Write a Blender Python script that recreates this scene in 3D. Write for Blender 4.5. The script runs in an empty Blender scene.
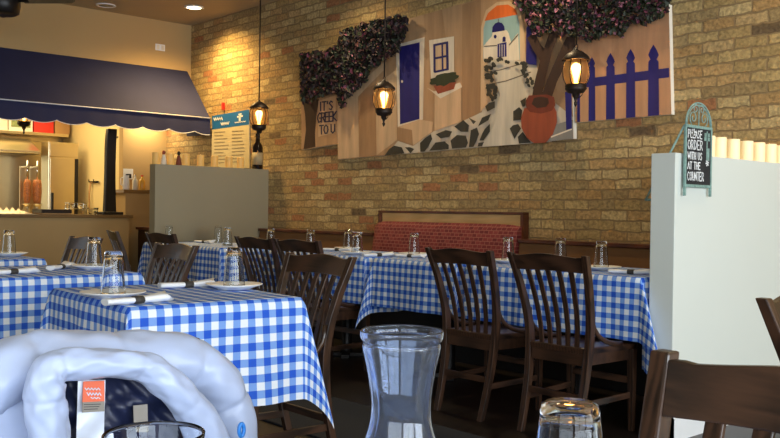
import bpy, bmesh, math, random
from mathutils import Vector, Matrix
from mathutils.geometry import tessellate_polygon
random.seed(7)
PI = math.pi
sin, cos = math.sin, math.cos
C = bpy.context.scene.collection

# ------------------------------------------------------------------ camera
EYE = Vector((0, 0, 1.08))
FPX, CX, CY = 880.0, 390.0, 219.0
RC = (Matrix.Rotation(math.radians(48.1), 3, 'Z') @ Matrix.Rotation(math.radians(90 - 0.52), 3, 'X')
      @ Matrix.Rotation(math.radians(0.76), 3, 'Z'))

def ray(px, py):
    return RC @ Vector(((px - CX) / FPX, -(py - CY) / FPX, -1.0))
def at_y(px, py, y):
    d = ray(px, py); return EYE + d * ((y - EYE.y) / d.y)
def at_x(px, py, x):
    d = ray(px, py); return EYE + d * ((x - EYE.x) / d.x)
def at_z(px, py, z):
    d = ray(px, py); return EYE + d * ((z - EYE.z) / d.z)

cam_data = bpy.data.cameras.new('camera')
cam = bpy.data.objects.new('camera', cam_data); C.objects.link(cam)
cam.matrix_world = Matrix.Translation(EYE) @ RC.to_4x4()
cam_data.sensor_width = 36.0
cam_data.lens = FPX / 780.0 * 36.0
cam_data.clip_start = 0.05
bpy.context.scene.camera = cam

# ------------------------------------------------------------------ materials
def lin(c):
    def f(v):
        v /= 255.0
        return v / 12.92 if v <= 0.04045 else ((v + 0.055) / 1.055) ** 2.4
    return (f(c[0]), f(c[1]), f(c[2]), 1.0)

class NT:
    def __init__(s, name):
        s.m = bpy.data.materials.new(name); s.m.use_nodes = True
        s.t = s.m.node_tree; s.b = s.t.nodes['Principled BSDF']
    def n(s, typ, **kw):
        nd = s.t.nodes.new(typ)
        for k, v in kw.items(): setattr(nd, k, v)
        return nd
    def l(s, a, b): s.t.links.new(a, b)
    def obj(s): return s.n('ShaderNodeTexCoord').outputs['Object']
    def noise(s, vec, scale, detail=3, rough=0.5):
        nd = s.n('ShaderNodeTexNoise'); nd.inputs['Scale'].default_value = scale
        nd.inputs['Detail'].default_value = detail; nd.inputs['Roughness'].default_value = rough
        if vec is not None: s.l(vec, nd.inputs['Vector'])
        return nd
    def ramp(s, fac, stops, interp='LINEAR'):
        nd = s.n('ShaderNodeValToRGB'); cr = nd.color_ramp; cr.interpolation = interp
        while len(cr.elements) < len(stops): cr.elements.new(0.5)
        for e, (p, c) in zip(cr.elements, stops): e.position = p; e.color = c
        s.l(fac, nd.inputs['Fac']); return nd
    def bump(s, h, strength, dist=0.01):
        nd = s.n('ShaderNodeBump'); nd.inputs['Strength'].default_value = strength
        nd.inputs['Distance'].default_value = dist
        s.l(h, nd.inputs['Height']); s.l(nd.outputs['Normal'], s.b.inputs['Normal']); return nd
    def scale(s, vec, v):
        nd = s.n('ShaderNodeMapping'); nd.inputs['Scale'].default_value = v
        s.l(vec, nd.inputs['Vector']); return nd.outputs['Vector']

def flat(name, c, rough=0.5, metal=0.0, var=0.12, vscale=6.0, bump=0.0, bscale=60.0, spec=0.5, coat=0.0, sheen=0.0):
    k = NT(name); b = k.b
    b.inputs['Roughness'].default_value = rough; b.inputs['Metallic'].default_value = metal
    b.inputs['Specular IOR Level'].default_value = spec
    b.inputs['Coat Weight'].default_value = coat
    b.inputs['Sheen Weight'].default_value = sheen
    o = k.obj(); c = lin(c)
    lo = tuple(v * (1 - var) for v in c[:3]) + (1,); hi = tuple(min(1, v * (1 + var)) for v in c[:3]) + (1,)
    nz = k.noise(o, vscale)
    r = k.ramp(nz.outputs['Fac'], [(0.3, lo), (0.7, hi)])
    k.l(r.outputs['Color'], b.inputs['Base Color'])
    if bump:
        nb = k.noise(o, bscale, 4); k.bump(nb.outputs['Fac'], bump, 0.004)
    return k.m

def wood(name, dark, light, rough=0.35, axis=2, scale=14.0, coat=0.0):
    k = NT(name); o = k.obj()
    sc = [scale * 3.0] * 3; sc[axis] = scale * 0.22
    v = k.scale(o, sc)
    n1 = k.noise(v, 1.0, 5, 0.6)
    w = k.n('ShaderNodeTexWave'); w.inputs['Scale'].default_value = 0.5; w.inputs['Distortion'].default_value = 6.0
    w.inputs['Detail'].default_value = 3.0; k.l(v, w.inputs['Vector'])
    mx = k.n('ShaderNodeMath', operation='MULTIPLY_ADD'); mx.inputs[1].default_value = 0.35
    k.l(w.outputs['Fac'], mx.inputs[0]); k.l(n1.outputs['Fac'], mx.inputs[2])
    r = k.ramp(mx.outputs[0], [(0.35, lin(dark)), (0.85, lin(light))])
    k.l(r.outputs['Color'], k.b.inputs['Base Color'])
    k.b.inputs['Roughness'].default_value = rough; k.b.inputs['Coat Weight'].default_value = coat
    k.bump(n1.outputs['Fac'], 0.12, 0.002)
    return k.m

def brick_mat(name, w, h, mortar, stops, mcol, bump, mode='xz', rough=0.9, distort=0.004, dirt=0.35):
    k = NT(name); o = k.obj()
    sep = k.n('ShaderNodeSeparateXYZ'); k.l(o, sep.inputs[0])
    cmb = k.n('ShaderNodeCombineXYZ')
    k.l(sep.outputs[0 if mode[0] == 'x' else 1], cmb.inputs[0]); k.l(sep.outputs[2 if mode[1] == 'z' else 1], cmb.inputs[1])
    nz = k.noise(cmb.outputs[0], 11.0, 3)
    sb = k.n('ShaderNodeVectorMath', operation='SUBTRACT'); sb.inputs[1].default_value = (0.5, 0.5, 0.5)
    k.l(nz.outputs['Color'], sb.inputs[0])
    ml = k.n('ShaderNodeVectorMath', operation='SCALE'); ml.inputs['Scale'].default_value = distort * 4
    k.l(sb.outputs[0], ml.inputs[0])
    ad = k.n('ShaderNodeVectorMath', operation='ADD'); k.l(cmb.outputs[0], ad.inputs[0]); k.l(ml.outputs[0], ad.inputs[1])
    bt = k.n('ShaderNodeTexBrick'); bt.offset = 0.5
    bt.inputs['Color1'].default_value = (0, 0, 0, 1); bt.inputs['Color2'].default_value = (1, 1, 1, 1)
    bt.inputs['Mortar'].default_value = (0.5, 0.5, 0.5, 1)
    bt.inputs['Scale'].default_value = 1.0; bt.inputs['Mortar Size'].default_value = mortar
    bt.inputs['Mortar Smooth'].default_value = 0.35; bt.inputs['Bias'].default_value = 0.0
    bt.inputs['Brick Width'].default_value = w; bt.inputs['Row Height'].default_value = h
    k.l(ad.outputs[0], bt.inputs['Vector'])
    r = k.ramp(bt.outputs['Color'], [(p, lin(c)) for p, c in stops], 'CONSTANT')
    n2 = k.noise(o, 45.0, 5, 0.65)
    mm = k.n('ShaderNodeMixRGB', blend_type='MULTIPLY'); mm.inputs['Fac'].default_value = dirt * 2
    rr = k.ramp(n2.outputs['Fac'], [(0.25, (0.35, 0.35, 0.35, 1)), (0.65, (1.1, 1.1, 1.1, 1))])
    k.l(r.outputs['Color'], mm.inputs['Color1']); k.l(rr.outputs['Color'], mm.inputs['Color2'])
    mx = k.n('ShaderNodeMixRGB'); k.l(bt.outputs['Fac'], mx.inputs['Fac'])
    k.l(mm.outputs['Color'], mx.inputs['Color1']); mx.inputs['Color2'].default_value = lin(mcol)
    k.l(mx.outputs['Color'], k.b.inputs['Base Color']); k.b.inputs['Roughness'].default_value = rough
    hm = k.n('ShaderNodeMath', operation='MULTIPLY_ADD'); hm.inputs[1].default_value = -1.0
    n3 = k.n('ShaderNodeMath', operation='MULTIPLY'); n3.inputs[1].default_value = 0.9
    k.l(n2.outputs['Fac'], n3.inputs[0])
    k.l(bt.outputs['Fac'], hm.inputs[0]); k.l(n3.outputs[0], hm.inputs[2])
    k.bump(hm.outputs[0], bump, 0.012)
    return k.m

def gingham():
    k = NT('gingham_cloth')
    uv = k.n('ShaderNodeTexCoord').outputs['UV']
    sp = k.n('ShaderNodeSeparateXYZ'); k.l(uv, sp.inputs[0])
    s = []
    for i in (0, 1):
        fr = k.n('ShaderNodeMath', operation='FRACT'); k.l(sp.outputs[i], fr.inputs[0])
        lt = k.n('ShaderNodeMath', operation='LESS_THAN'); lt.inputs[1].default_value = 0.5
        k.l(fr.outputs[0], lt.inputs[0]); s.append(lt)
    ad = k.n('ShaderNodeMath', operation='ADD'); k.l(s[0].outputs[0], ad.inputs[0]); k.l(s[1].outputs[0], ad.inputs[1])
    hf = k.n('ShaderNodeMath', operation='MULTIPLY'); hf.inputs[1].default_value = 0.5; k.l(ad.outputs[0], hf.inputs[0])
    r = k.ramp(hf.outputs[0], [(0.0, lin((232, 238, 245))), (0.4, lin((122, 162, 228))), (0.8, lin((34, 88, 202)))], 'CONSTANT')
    k.l(r.outputs['Color'], k.b.inputs['Base Color']); k.b.inputs['Roughness'].default_value = 0.75
    k.b.inputs['Specular IOR Level'].default_value = 0.3
    nz = k.noise(k.scale(uv, (1, 1, 1)), 30.0, 2); k.bump(nz.outputs['Fac'], 0.08, 0.002)
    return k.m

def glass(name, col=(245, 250, 255), rough=0.0, ior=1.45):
    k = NT(name); b = k.b
    b.inputs['Base Color'].default_value = lin(col); b.inputs['Roughness'].default_value = rough
    b.inputs['Transmission Weight'].default_value = 1.0; b.inputs['IOR'].default_value = ior
    return k.m

def emit(name, c, s, base=None):
    k = NT(name)
    k.b.inputs['Base Color'].default_value = lin(base or c)
    k.b.inputs['Emission Color'].default_value = lin(c); k.b.inputs['Emission Strength'].default_value = s
    return k.m

def painted(name, c, var=0.18):
    """brushed mural paint: streaks along z"""
    k = NT(name); o = k.obj()
    v = k.scale(o, (14, 14, 1.6)); nz = k.noise(v, 1.0, 4, 0.6)
    c = lin(c); lo = tuple(x * (1 - var) for x in c[:3]) + (1,); hi = tuple(min(1, x * (1 + var)) for x in c[:3]) + (1,)
    r = k.ramp(nz.outputs['Fac'], [(0.3, lo), (0.7, hi)])
    k.l(r.outputs['Color'], k.b.inputs['Base Color']); k.b.inputs['Roughness'].default_value = 0.6
    return k.m

def floor_mat():
    k = NT('dark_floor_planks'); o = k.obj()
    bt = k.n('ShaderNodeTexBrick'); bt.offset = 0.37
    for nme, v in (('Color1', lin((25, 19, 16))), ('Color2', lin((36, 27, 21))), ('Mortar', lin((18, 13, 10)))): bt.inputs[nme].default_value = v
    bt.inputs['Scale'].default_value = 1.0; bt.inputs['Brick Width'].default_value = 1.2
    bt.inputs['Row Height'].default_value = 0.12; bt.inputs['Mortar Size'].default_value = 0.003
    k.l(o, bt.inputs['Vector'])
    nz = k.noise(k.scale(o, (2, 30, 1)), 1.0, 4)
    mm = k.n('ShaderNodeMixRGB', blend_type='MULTIPLY'); mm.inputs['Fac'].default_value = 0.6
    k.l(bt.outputs['Color'], mm.inputs['Color1']); k.l(nz.outputs['Color'], mm.inputs['Color2'])
    k.l(mm.outputs['Color'], k.b.inputs['Base Color']); k.b.inputs['Roughness'].default_value = 0.35
    return k.m

M = {}
M['brick'] = brick_mat('old_common_brick', 0.205, 0.069, 0.0065,
    [(0.0, (196, 168, 112)), (0.16, (180, 152, 98)), (0.32, (204, 178, 124)), (0.46, (172, 146, 98)), (0.60, (192, 158, 104)), (0.74, (184, 148, 94)),
     (0.84, (194, 164, 112)), (0.90, (174, 120, 78)), (0.955, (164, 138, 92)), (0.985, (120, 98, 68))], (148, 124, 86), 1.0, distort=0.010, dirt=0.48)
M['cream'] = flat('cream_wall_paint', (180, 150, 100), 0.75, var=0.03, vscale=1.5, bump=0.05)
M['kitchen_cream'] = flat('kitchen_wall_paint', (222, 202, 148), 0.7, var=0.03, vscale=1.5)  # brighter copy of the cream paint, kitchen brightness put into its colour
M['ceil'] = flat('ceiling_paint', (176, 160, 130), 0.85, var=0.03, vscale=1.0)
M['greige'] = flat('partition_paint', (148, 140, 116), 0.6, var=0.02, vscale=1.5, bump=0.04)
M['white_wall'] = flat('white_partition_paint', (214, 220, 212), 0.5, var=0.015, vscale=1.2, bump=0.03)
M['trim'] = flat('white_trim_paint', (232, 234, 234), 0.35, var=0.01)
M['floor'] = floor_mat()
M['rug'] = flat('navy_carpet', (17, 23, 33), 0.95, var=0.25, vscale=90, bump=0.4, bscale=300)
M['chair'] = wood('dark_stained_wood', (22, 15, 11), (70, 47, 33), 0.33, 2, 12, coat=0.15)
M['chair_x'] = wood('dark_stained_wood_rail', (22, 15, 11), (70, 47, 33), 0.33, 0, 12, coat=0.15)
M['chair_y'] = wood('dark_stained_wood_side', (22, 15, 11), (70, 47, 33), 0.33, 1, 12, coat=0.15)
M['benchwood'] = wood('bench_cap_wood', (58, 28, 18), (98, 54, 34), 0.3, 0, 10)
M['tanback'] = wood('bench_tan_back', (206, 164, 100), (226, 184, 120), 0.45, 0, 8)
M['brownvinyl'] = flat('brown_bench_panel', (122, 84, 46), 0.45, var=0.12, vscale=4, bump=0.1, bscale=200)
M['redfab'] = brick_mat('red_woven_upholstery', 0.046, 0.027, 0.003,
    [(0.0, (112, 36, 38)), (0.3, (124, 44, 44)), (0.55, (106, 32, 36)), (0.8, (130, 52, 50))], (150, 90, 80), 0.3, rough=0.85, distort=0.001, dirt=0.15)
M['cloth'] = gingham()
M['plate'] = flat('white_china', (240, 241, 240), 0.3, var=0.01, spec=0.35)
M['napkin'] = flat('white_paper_napkin', (238, 240, 242), 0.8, var=0.02, bump=0.1, bscale=150)
M['band'] = flat('dark_paper_band', (62, 58, 54), 0.7)
M['glass'] = glass('clear_glass', ior=1.28)
M['plastic'] = glass('clear_plastic', (226, 236, 252), 0.04, 1.4)
M['plastic'].node_tree.nodes['Principled BSDF'].inputs['Transmission Weight'].default_value = 0.98
M['black'] = flat('black_iron', (28, 26, 26), 0.4, metal=0.3, var=0.2)
M['bronze'] = flat('dark_bronze', (44, 33, 26), 0.45, metal=0.5, var=0.2, vscale=30)
M['amber'] = glass('amber_globe_glass', (255, 238, 204), 0.32, 1.15)
M['bulb'] = emit('glowing_bulb', (255, 176, 84), 60.0)
M['canlight'] = emit('lit_downlight', (255, 222, 160), 14.0)
M['steel'] = flat('brushed_steel', (204, 188, 150), 0.28, metal=0.9, var=0.06, vscale=3)
M['chrome'] = flat('chrome', (220, 220, 220), 0.08, metal=1.0, var=0.02)
M['awning'] = flat('navy_awning_canvas', (34, 38, 74), 0.85, var=0.06, vscale=5, bump=0.15, bscale=300)
M['piping'] = flat('white_piping', (225, 225, 230), 0.6)
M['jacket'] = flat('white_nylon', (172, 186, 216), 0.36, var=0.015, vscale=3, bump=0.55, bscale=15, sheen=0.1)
M['lining'] = flat('navy_lining', (26, 33, 62), 0.45, var=0.25, vscale=12, bump=0.2, bscale=30)
M['ribbon'] = flat('white_satin_ribbon', (214, 222, 236), 0.25, var=0.05, vscale=20)
M['orange'] = flat('orange_label', (228, 106, 70), 0.6, var=0.03)
M['greylabel'] = flat('grey_label', (142, 136, 126), 0.7, var=0.08)
M['bluepull'] = flat('blue_plastic', (40, 120, 200), 0.4)
M['candle'] = None
M['chalk'] = flat('chalk', (240, 244, 244), 0.9, var=0.04)
M['board'] = flat('chalkboard', (32, 34, 38), 0.7, var=0.2, vscale=20)
M['verdigris'] = flat('verdigris_metal', (128, 160, 152), 0.6, metal=0.1, var=0.25, vscale=60)
M['leaf_dark'] = flat('leaf_dark_green', (40, 48, 30), 0.6, var=0.3, vscale=40)
M['leaf_maroon'] = flat('leaf_maroon', (66, 38, 40), 0.6, var=0.3, vscale=40)
M['leaf_brown'] = flat('leaf_dark_brown', (42, 30, 32), 0.6, var=0.3, vscale=40)
M['petal'] = flat('petal_pink', (160, 102, 120), 0.6, var=0.25, vscale=40)
M['petal_dk'] = flat('petal_rose', (122, 58, 78), 0.6, var=0.25, vscale=40)
for nme, c in dict(p_tan=(178, 142, 104), p_tan2=(162, 126, 90), p_light=(204, 172, 134), p_pink=(188, 142, 104), p_white=(222, 208, 184),
                   p_navy=(26, 24, 92), p_blue=(30, 27, 104), p_stone=(56, 54, 46), p_path=(206, 194, 172), p_orange=(214, 104, 44), p_sky=(142, 172, 170),
                   p_terra=(146, 70, 44), p_terra_dk=(112, 50, 33), p_bark=(58, 38, 28), p_green=(44, 54, 34), p_ink=(34, 30, 62), p_grey=(132, 128, 120),
                   p_line=(96, 84, 70), p_edge=(226, 218, 202)).items():
    M[nme] = painted('mural_' + nme[2:], c)
M['menublue'] = flat('menu_blue', (38, 104, 168), 0.4, var=0.03)
M['menupaper'] = flat('menu_paper', (206, 192, 152), 0.6, var=0.03)
M['menuink'] = flat('menu_ink', (150, 136, 110), 0.7)
M['wine'] = flat('dark_wine_glass', (24, 16, 14), 0.08, var=0.1)
M['winelabel'] = flat('cream_wine_label', (168, 150, 112), 0.7)
M['meat'] = flat('gyro_meat', (172, 104, 52), 0.5, var=0.45, vscale=70, bump=0.8, bscale=80)
M['red'] = flat('red_cardboard', (206, 44, 30), 0.6)
M['card'] = flat('brown_cardboard', (172, 132, 84), 0.8)
M['whitebox'] = flat('white_carton', (222, 214, 196), 0.7)
M['greenlabel'] = flat('green_print', (120, 132, 84), 0.7, var=0.4, vscale=30)
M['foil'] = flat('food_wrapping', (220, 200, 160), 0.3, metal=0.4, var=0.4, vscale=25, bump=0.9, bscale=40)
M['stone'] = wood('counter_stone', (116, 88, 54), (140, 110, 70), 0.25, 1, 6)
M['yellow'] = flat('yellow_sauce', (222, 168, 60), 0.3)
M['fanwood'] = wood('fan_blade_wood', (92, 78, 56), (122, 104, 76), 0.5, 0, 8)

def candle_mat(name, s, base=(246, 228, 190)):
    k = NT(name)
    k.b.inputs['Base Color'].default_value = lin(base); k.b.inputs['Roughness'].default_value = 0.5
    k.b.inputs['Subsurface Weight'].default_value = 0.0
    k.b.inputs['Emission Color'].default_value = lin((255, 206, 120)); k.b.inputs['Emission Strength'].default_value = s
    return k.m
M['candle'] = candle_mat('lit_wax', 0.35)
M['candle_warm'] = candle_mat('lit_wax_warm', 0.16, (214, 164, 84))

# ------------------------------------------------------------------ mesh builder
class MB:
    def __init__(s): s.b = bmesh.new(); s.uv = None
    def v(s, p): return s.b.verts.new(p)
    def f(s, vs, mi=0, smooth=False):
        try: fc = s.b.faces.new(vs)
        except ValueError: return None
        fc.material_index = mi; fc.smooth = smooth; return fc
    def box(s, lo, hi, mi=0, mat=None):
        vs = [Vector((x, y, z)) for z in (lo[2], hi[2]) for y in (lo[1], hi[1]) for x in (lo[0], hi[0])]
        if mat is not None: vs = [mat @ p for p in vs]
        q = [s.v(p) for p in vs]
        for i in ((0, 2, 3, 1), (4, 5, 7, 6), (0, 1, 5, 4), (2, 6, 7, 3), (0, 4, 6, 2), (1, 3, 7, 5)): s.f([q[j] for j in i], mi)
        return s
    def rings(s, rings, mi=0, smooth=True, caps=True, closed=True):
        R = [[s.v(p) for p in r] for r in rings]
        n = len(R[0])
        for a, b in zip(R, R[1:]):
            for i in range(n if closed else n - 1):
                s.f((a[i], a[(i + 1) % n], b[(i + 1) % n], b[i]), mi, smooth)
        if caps:
            s.f(R[0][::-1], mi); s.f(R[-1], mi)
        return s
    def tube(s, pts, r, n=8, mi=0, smooth=True, loop=False):
        pts = [Vector(p) for p in pts]; rr = r if callable(r) else (lambda t: r)
        N = len(pts); ref = None; rings = []
        for i, p in enumerate(pts):
            if loop: d = pts[(i + 1) % N] - pts[i - 1]
            else: d = pts[min(i + 1, N - 1)] - pts[max(i - 1, 0)]
            d.normalize()
            if ref is None:
                ref = Vector((0, 0, 1)) if abs(d.z) < 0.9 else Vector((1, 0, 0))
            a = (ref - d * ref.dot(d)).normalized(); ref = a; b = d.cross(a)
            k = rr(i / max(1, N - 1))
            kx, ky = k if isinstance(k, tuple) else (k, k)
            rings.append([p + a * (kx * cos(2 * PI * j / n)) + b * (ky * sin(2 * PI * j / n)) for j in range(n)])
        if loop: rings.append(rings[0]); return s.rings(rings, mi, smooth, caps=False)
        return s.rings(rings, mi, smooth)
    def lathe(s, prof, n=24, c=(0, 0, 0), mi=0, smooth=True):
        c = Vector(c); R = []
        for r, z in prof:
            if r < 1e-6: R.append([s.v(c + Vector((0, 0, z)))])
            else: R.append([s.v(c + Vector((r * cos(2 * PI * j / n), r * sin(2 * PI * j / n), z))) for j in range(n)])
        for a, b in zip(R, R[1:]):
            if len(a) == 1 and len(b) == 1: continue
            for i in range(n):
                j = (i + 1) % n
                if len(a) == 1: s.f((a[0], b[j], b[i]), mi, smooth)
                elif len(b) == 1: s.f((a[i], a[j], b[0]), mi, smooth)
                else: s.f((a[i], a[j], b[j], b[i]), mi, smooth)
        return s
    def prism(s, poly, d, mi=0, side_mi=None):
        """poly: 3D points in a plane; extruded by vector d"""
        d = Vector(d); a = [s.v(Vector(p)) for p in poly]; b = [s.v(Vector(p) + d) for p in poly]
        s.f(a, mi); s.f(b[::-1], mi)
        for i in range(len(a)):
            j = (i + 1) % len(a); s.f((a[j], a[i], b[i], b[j]), mi if side_mi is None else side_mi)
        return s
    def poly(s, pts, mi=0):
        pts = [Vector(p) for p in pts]; q = [s.v(p) for p in pts]
        if len(q) == 4 or len(q) == 3: s.f(q, mi); return s
        for tri in tessellate_polygon([pts]): s.f([q[i] for i in tri], mi)
        return s
    def build(s, name, mats, parent=None, bevel=0.0, seg=2, recalc=True, loc=None):
        b = s.b
        if recalc: bmesh.ops.recalc_face_normals(b, faces=b.faces[:])
        if bevel:
            es = [e for e in b.edges if len(e.link_faces) == 2 and e.calc_face_angle(0) > 0.6]
            bmesh.ops.bevel(b, geom=es, offset=bevel, segments=seg, profile=0.6, affect='EDGES', clamp_overlap=True)
        me = bpy.data.meshes.new(name); b.to_mesh(me); b.free()
        for m in (mats if isinstance(mats, (list, tuple)) else [mats]): me.materials.append(m)
        o = bpy.data.objects.new(name, me); C.objects.link(o)
        if parent is not None: o.parent = parent
        if loc is not None: o.location = loc
        return o

def tag(o, label, cat, group=None, kind=None):
    o['label'] = label; o['category'] = cat
    if group: o['group'] = group
    if kind: o['kind'] = kind
    return o
def thing(name, label, cat, loc=(0, 0, 0), rz=0.0, group=None):
    o = bpy.data.objects.new(name, None); C.objects.link(o); o.empty_display_size = 0.1
    o.location = loc; o.rotation_euler = (0, 0, rz); return tag(o, label, cat, group)
def structure(o): o['kind'] = 'structure'; return o
def dup(root, loc, rz=0.0, label=None, group=None):
    r = root.copy(); C.objects.link(r); r.location = loc; r.rotation_euler = (0, 0, rz)
    if label: r['label'] = label
    if group: r['group'] = group
    for ch in list(root.children):
        c = ch.copy(); C.objects.link(c); c.parent = r
        for g in list(ch.children):
            d = g.copy(); C.objects.link(d); d.parent = c
    return r

# ------------------------------------------------------------------ stroke lettering
FONT = {
 'A': [[(0, 0), (.35, 1), (.7, 0)], [(.14, .38), (.56, .38)]],
 'C': [[(.66, .82), (.42, 1), (.12, .82), (0, .5), (.12, .18), (.42, 0), (.66, .16)]],
 'D': [[(0, 0), (0, 1), (.4, .92), (.65, .5), (.4, .06), (0, 0)]],
 'E': [[(.62, 1), (0, 1), (0, 0), (.62, 0)], [(0, .52), (.5, .52)]],
 'G': [[(.64, .85), (.38, 1), (.08, .75), (0, .4), (.2, .02), (.62, .1), (.64, .46), (.36, .46)]],
 'H': [[(0, 0), (0, 1)], [(.62, 0), (.62, 1)], [(0, .5), (.62, .5)]],
 'I': [[(.1, 0), (.1, 1)]],
 'K': [[(0, 0), (0, 1)], [(.6, 1), (0, .45), (.62, 0)]],
 'L': [[(0, 1), (0, 0), (.55, 0)]],
 'N': [[(0, 0), (0, 1), (.62, 0), (.62, 1)]],
 'O': [[(.34, 1), (.06, .78), (0, .42), (.2, .04), (.5, .04), (.7, .42), (.62, .8), (.34, 1)]],
 'P': [[(0, 0), (0, 1), (.5, .95), (.6, .72), (.45, .5), (0, .46)]],
 'R': [[(0, 0), (0, 1), (.5, .95), (.58, .74), (.42, .52), (0, .46)], [(.25, .48), (.62, 0)]],
 'S': [[(.58, .86), (.3, 1), (.04, .78), (.3, .54), (.56, .3), (.36, 0), (.02, .12)]],
 'T': [[(0, 1), (.68, 1)], [(.34, 1), (.34, 0)]],
 'U': [[(0, 1), (.03, .2), (.3, 0), (.58, .2), (.62, 1)]],
 'W': [[(0, 1), (.2, 0), (.4, .7), (.6, 0), (.82, 1)]],
 "'": [[(.1, 1), (.05, .75)]],
 'a': [[(.5, .6), (.2, .6), (0, .3), (.2, 0), (.5, .2), (.5, .6), (.55, 0)]],
}
WID = {'I': .2, "'": .18, 'W': .84, 'L': .58, ' ': .35}
def ribbon(mb, pts, w, fn, mi=0):
    """pts: 2D polyline; fn maps 2D to 3D"""
    for (x0, y0), (x1, y1) in zip(pts, pts[1:]):
        dx, dy = x1 - x0, y1 - y0; L = math.hypot(dx, dy) or 1e-6
        ux, uy = dx / L, dy / L; nx, ny = -uy * w / 2, ux * w / 2; ex, ey = ux * w * .35, uy * w * .35
        mb.poly([fn(x0 - ex + nx, y0 - ey + ny), fn(x0 - ex - nx, y0 - ey - ny), fn(x1 + ex - nx, y1 + ey - ny), fn(x1 + ex + nx, y1 + ey + ny)], mi)
def text_width(t, gap=.2): return sum(WID.get(c, .66) + gap for c in t) - gap
def lettering(mb, t, x0, y0, h, w, fn, mi=0, gap=.2, hs=1.0, jig=0.0):
    x = x0
    for c in t:
        for st in FONT.get(c, []):
            j = random.uniform(-jig, jig)
            ribbon(mb, [(x + p * h * hs, y0 + (q + j) * h) for p, q in st], w, fn, mi)
        x += (WID.get(c, .66) + gap) * h * hs

# ------------------------------------------------------------------ room shell
YW = 5.05       # face of the brick wall
XS = -9.09      # face of the soffit wall over the kitchen opening
HC = 3.18
structure(MB().box((-12.2, -3.0, -0.1), (4.4, 5.3, 0)).build('floor', M['floor']))
structure(MB().box((-9.2, -3.0, HC), (4.4, 5.3, HC + 0.1)).build('ceiling', M['ceil']))
structure(MB().box((-12.2, YW, 0), (4.4, YW + 0.2, HC)).build('wall_back', M['brick']))
structure(MB().box((-9.30, -3.0, 2.12), (XS, YW - 0.001, HC)).build('wall_left', M['cream']))
wf = MB().box((-12.2, -3.1, 0), (-.6, -3.0, HC)).box((3.8, -3.1, 0), (4.4, -3.0, HC)).box((-.6, -3.1, 0), (3.8, -3.0, .45)).box((-.6, -3.1, 2.8), (3.8, -3.0, HC))
structure(wf.build('wall_front', M['cream']))
w = MB()
for a in (-.6, 1.57, 3.74): w.box((a, -3.08, .45), (a + .06, -3.02, 2.8))
w.box((-.6, -3.08, .45), (3.8, -3.02, .51)).box((-.6, -3.08, 2.74), (3.8, -3.02, 2.8))
structure(w.build('window_3', M['black']))  # unseen window added to bring extra daylight from the front side
# street side: a wall with two tall shop windows
wr = MB()
XR = 4.2
wr.box((XR, -3.0, 0), (XR + .2, -2.7, HC)).box((XR, 1.2, 0), (XR + .2, 1.5, HC)).box((XR, 4.9, 0), (XR + .2, 5.05, HC))
for y0, y1 in ((-2.7, 1.2), (1.5, 4.9)): wr.box((XR, y0, 0), (XR + .2, y1, .45)); wr.box((XR, y0, 2.8), (XR + .2, y1, HC))
structure(wr.build('wall_right', M['cream']))
for i, (y0, y1) in enumerate(((-2.7, 1.2), (1.5, 4.9))):
    w = MB()
    for a in (y0, (y0 + y1) / 2 - .03, y1 - .06): w.box((XR + .06, a, .45), (XR + .12, a + .06, 2.8))
    w.box((XR + .06, y0, .45), (XR + .12, y1, .51)).box((XR + .06, y0, 2.74), (XR + .12, y1, 2.8))
    structure(w.build('window_%d' % (i + 1), M['black']))
# kitchen shell
structure(MB().box((-9.76, 4.50, 0), (-9.66, YW - .001, 2.5)).build('wall_kitchen_front', M['cream']))
structure(MB().box((-11.7, 4.60, 0), (-9.761, 4.7, 2.5)).build('wall_kitchen_side', M['kitchen_cream']))
structure(MB().box((-11.8, 1.2, 0), (-11.7, 4.7, 2.5)).build('wall_kitchen_back', M['steel']))
structure(MB().box((-11.8, 1.1, 0), (-9.3, 1.2, 2.5)).build('wall_kitchen_end', M['kitchen_cream']))
structure(MB().box((-11.8, 1.1, 2.5), (-9.30, YW - .001, 2.6)).build('ceiling_kitchen', M['ceil']))
# half-height partitions at both ends of the banquette
PR = (-2.34, -2.21, 3.80, 1.376)
structure(MB().box((PR[0], PR[2], 0), (PR[1], YW - .001, PR[3])).build('wall_partition_right', M['white_wall'], bevel=.004))
PL = (-7.59, -7.48, 3.80, 1.485)
structure(MB().box((PL[0], PL[2], 0), (PL[1], YW - .001, PL[3])).build('wall_partition_left', M['greige'], bevel=.004))
bb = MB()
for z0, z1, t in ((0, .11, .016), (.11, .128, .011), (.128, .15, .007)):
    bb.box((PR[1] + .0005, PR[2] - t, z0), (PR[1] + t, YW - .001, z1)); bb.box((PR[0] - t, PR[2] - t, z0), (PR[1] + t, PR[2] - .0005, z1))
structure(bb.build('baseboard_right', M['trim']))
bb = MB()
for z0, z1, t in ((0, .11, .016), (.11, .15, .009)): bb.box((PL[1] + .0005, PL[2] - t, z0), (PL[1] + t, YW - .6, z1))
structure(bb.build('baseboard_left', M['trim']))
tag(MB().box((-8.9, 2.52, 0.0), (-1.0, 3.13, .012)).build('carpet_runner', M['rug'], bevel=.004), 'dark navy carpet runner along the aisle between the table rows', 'rug')

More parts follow.
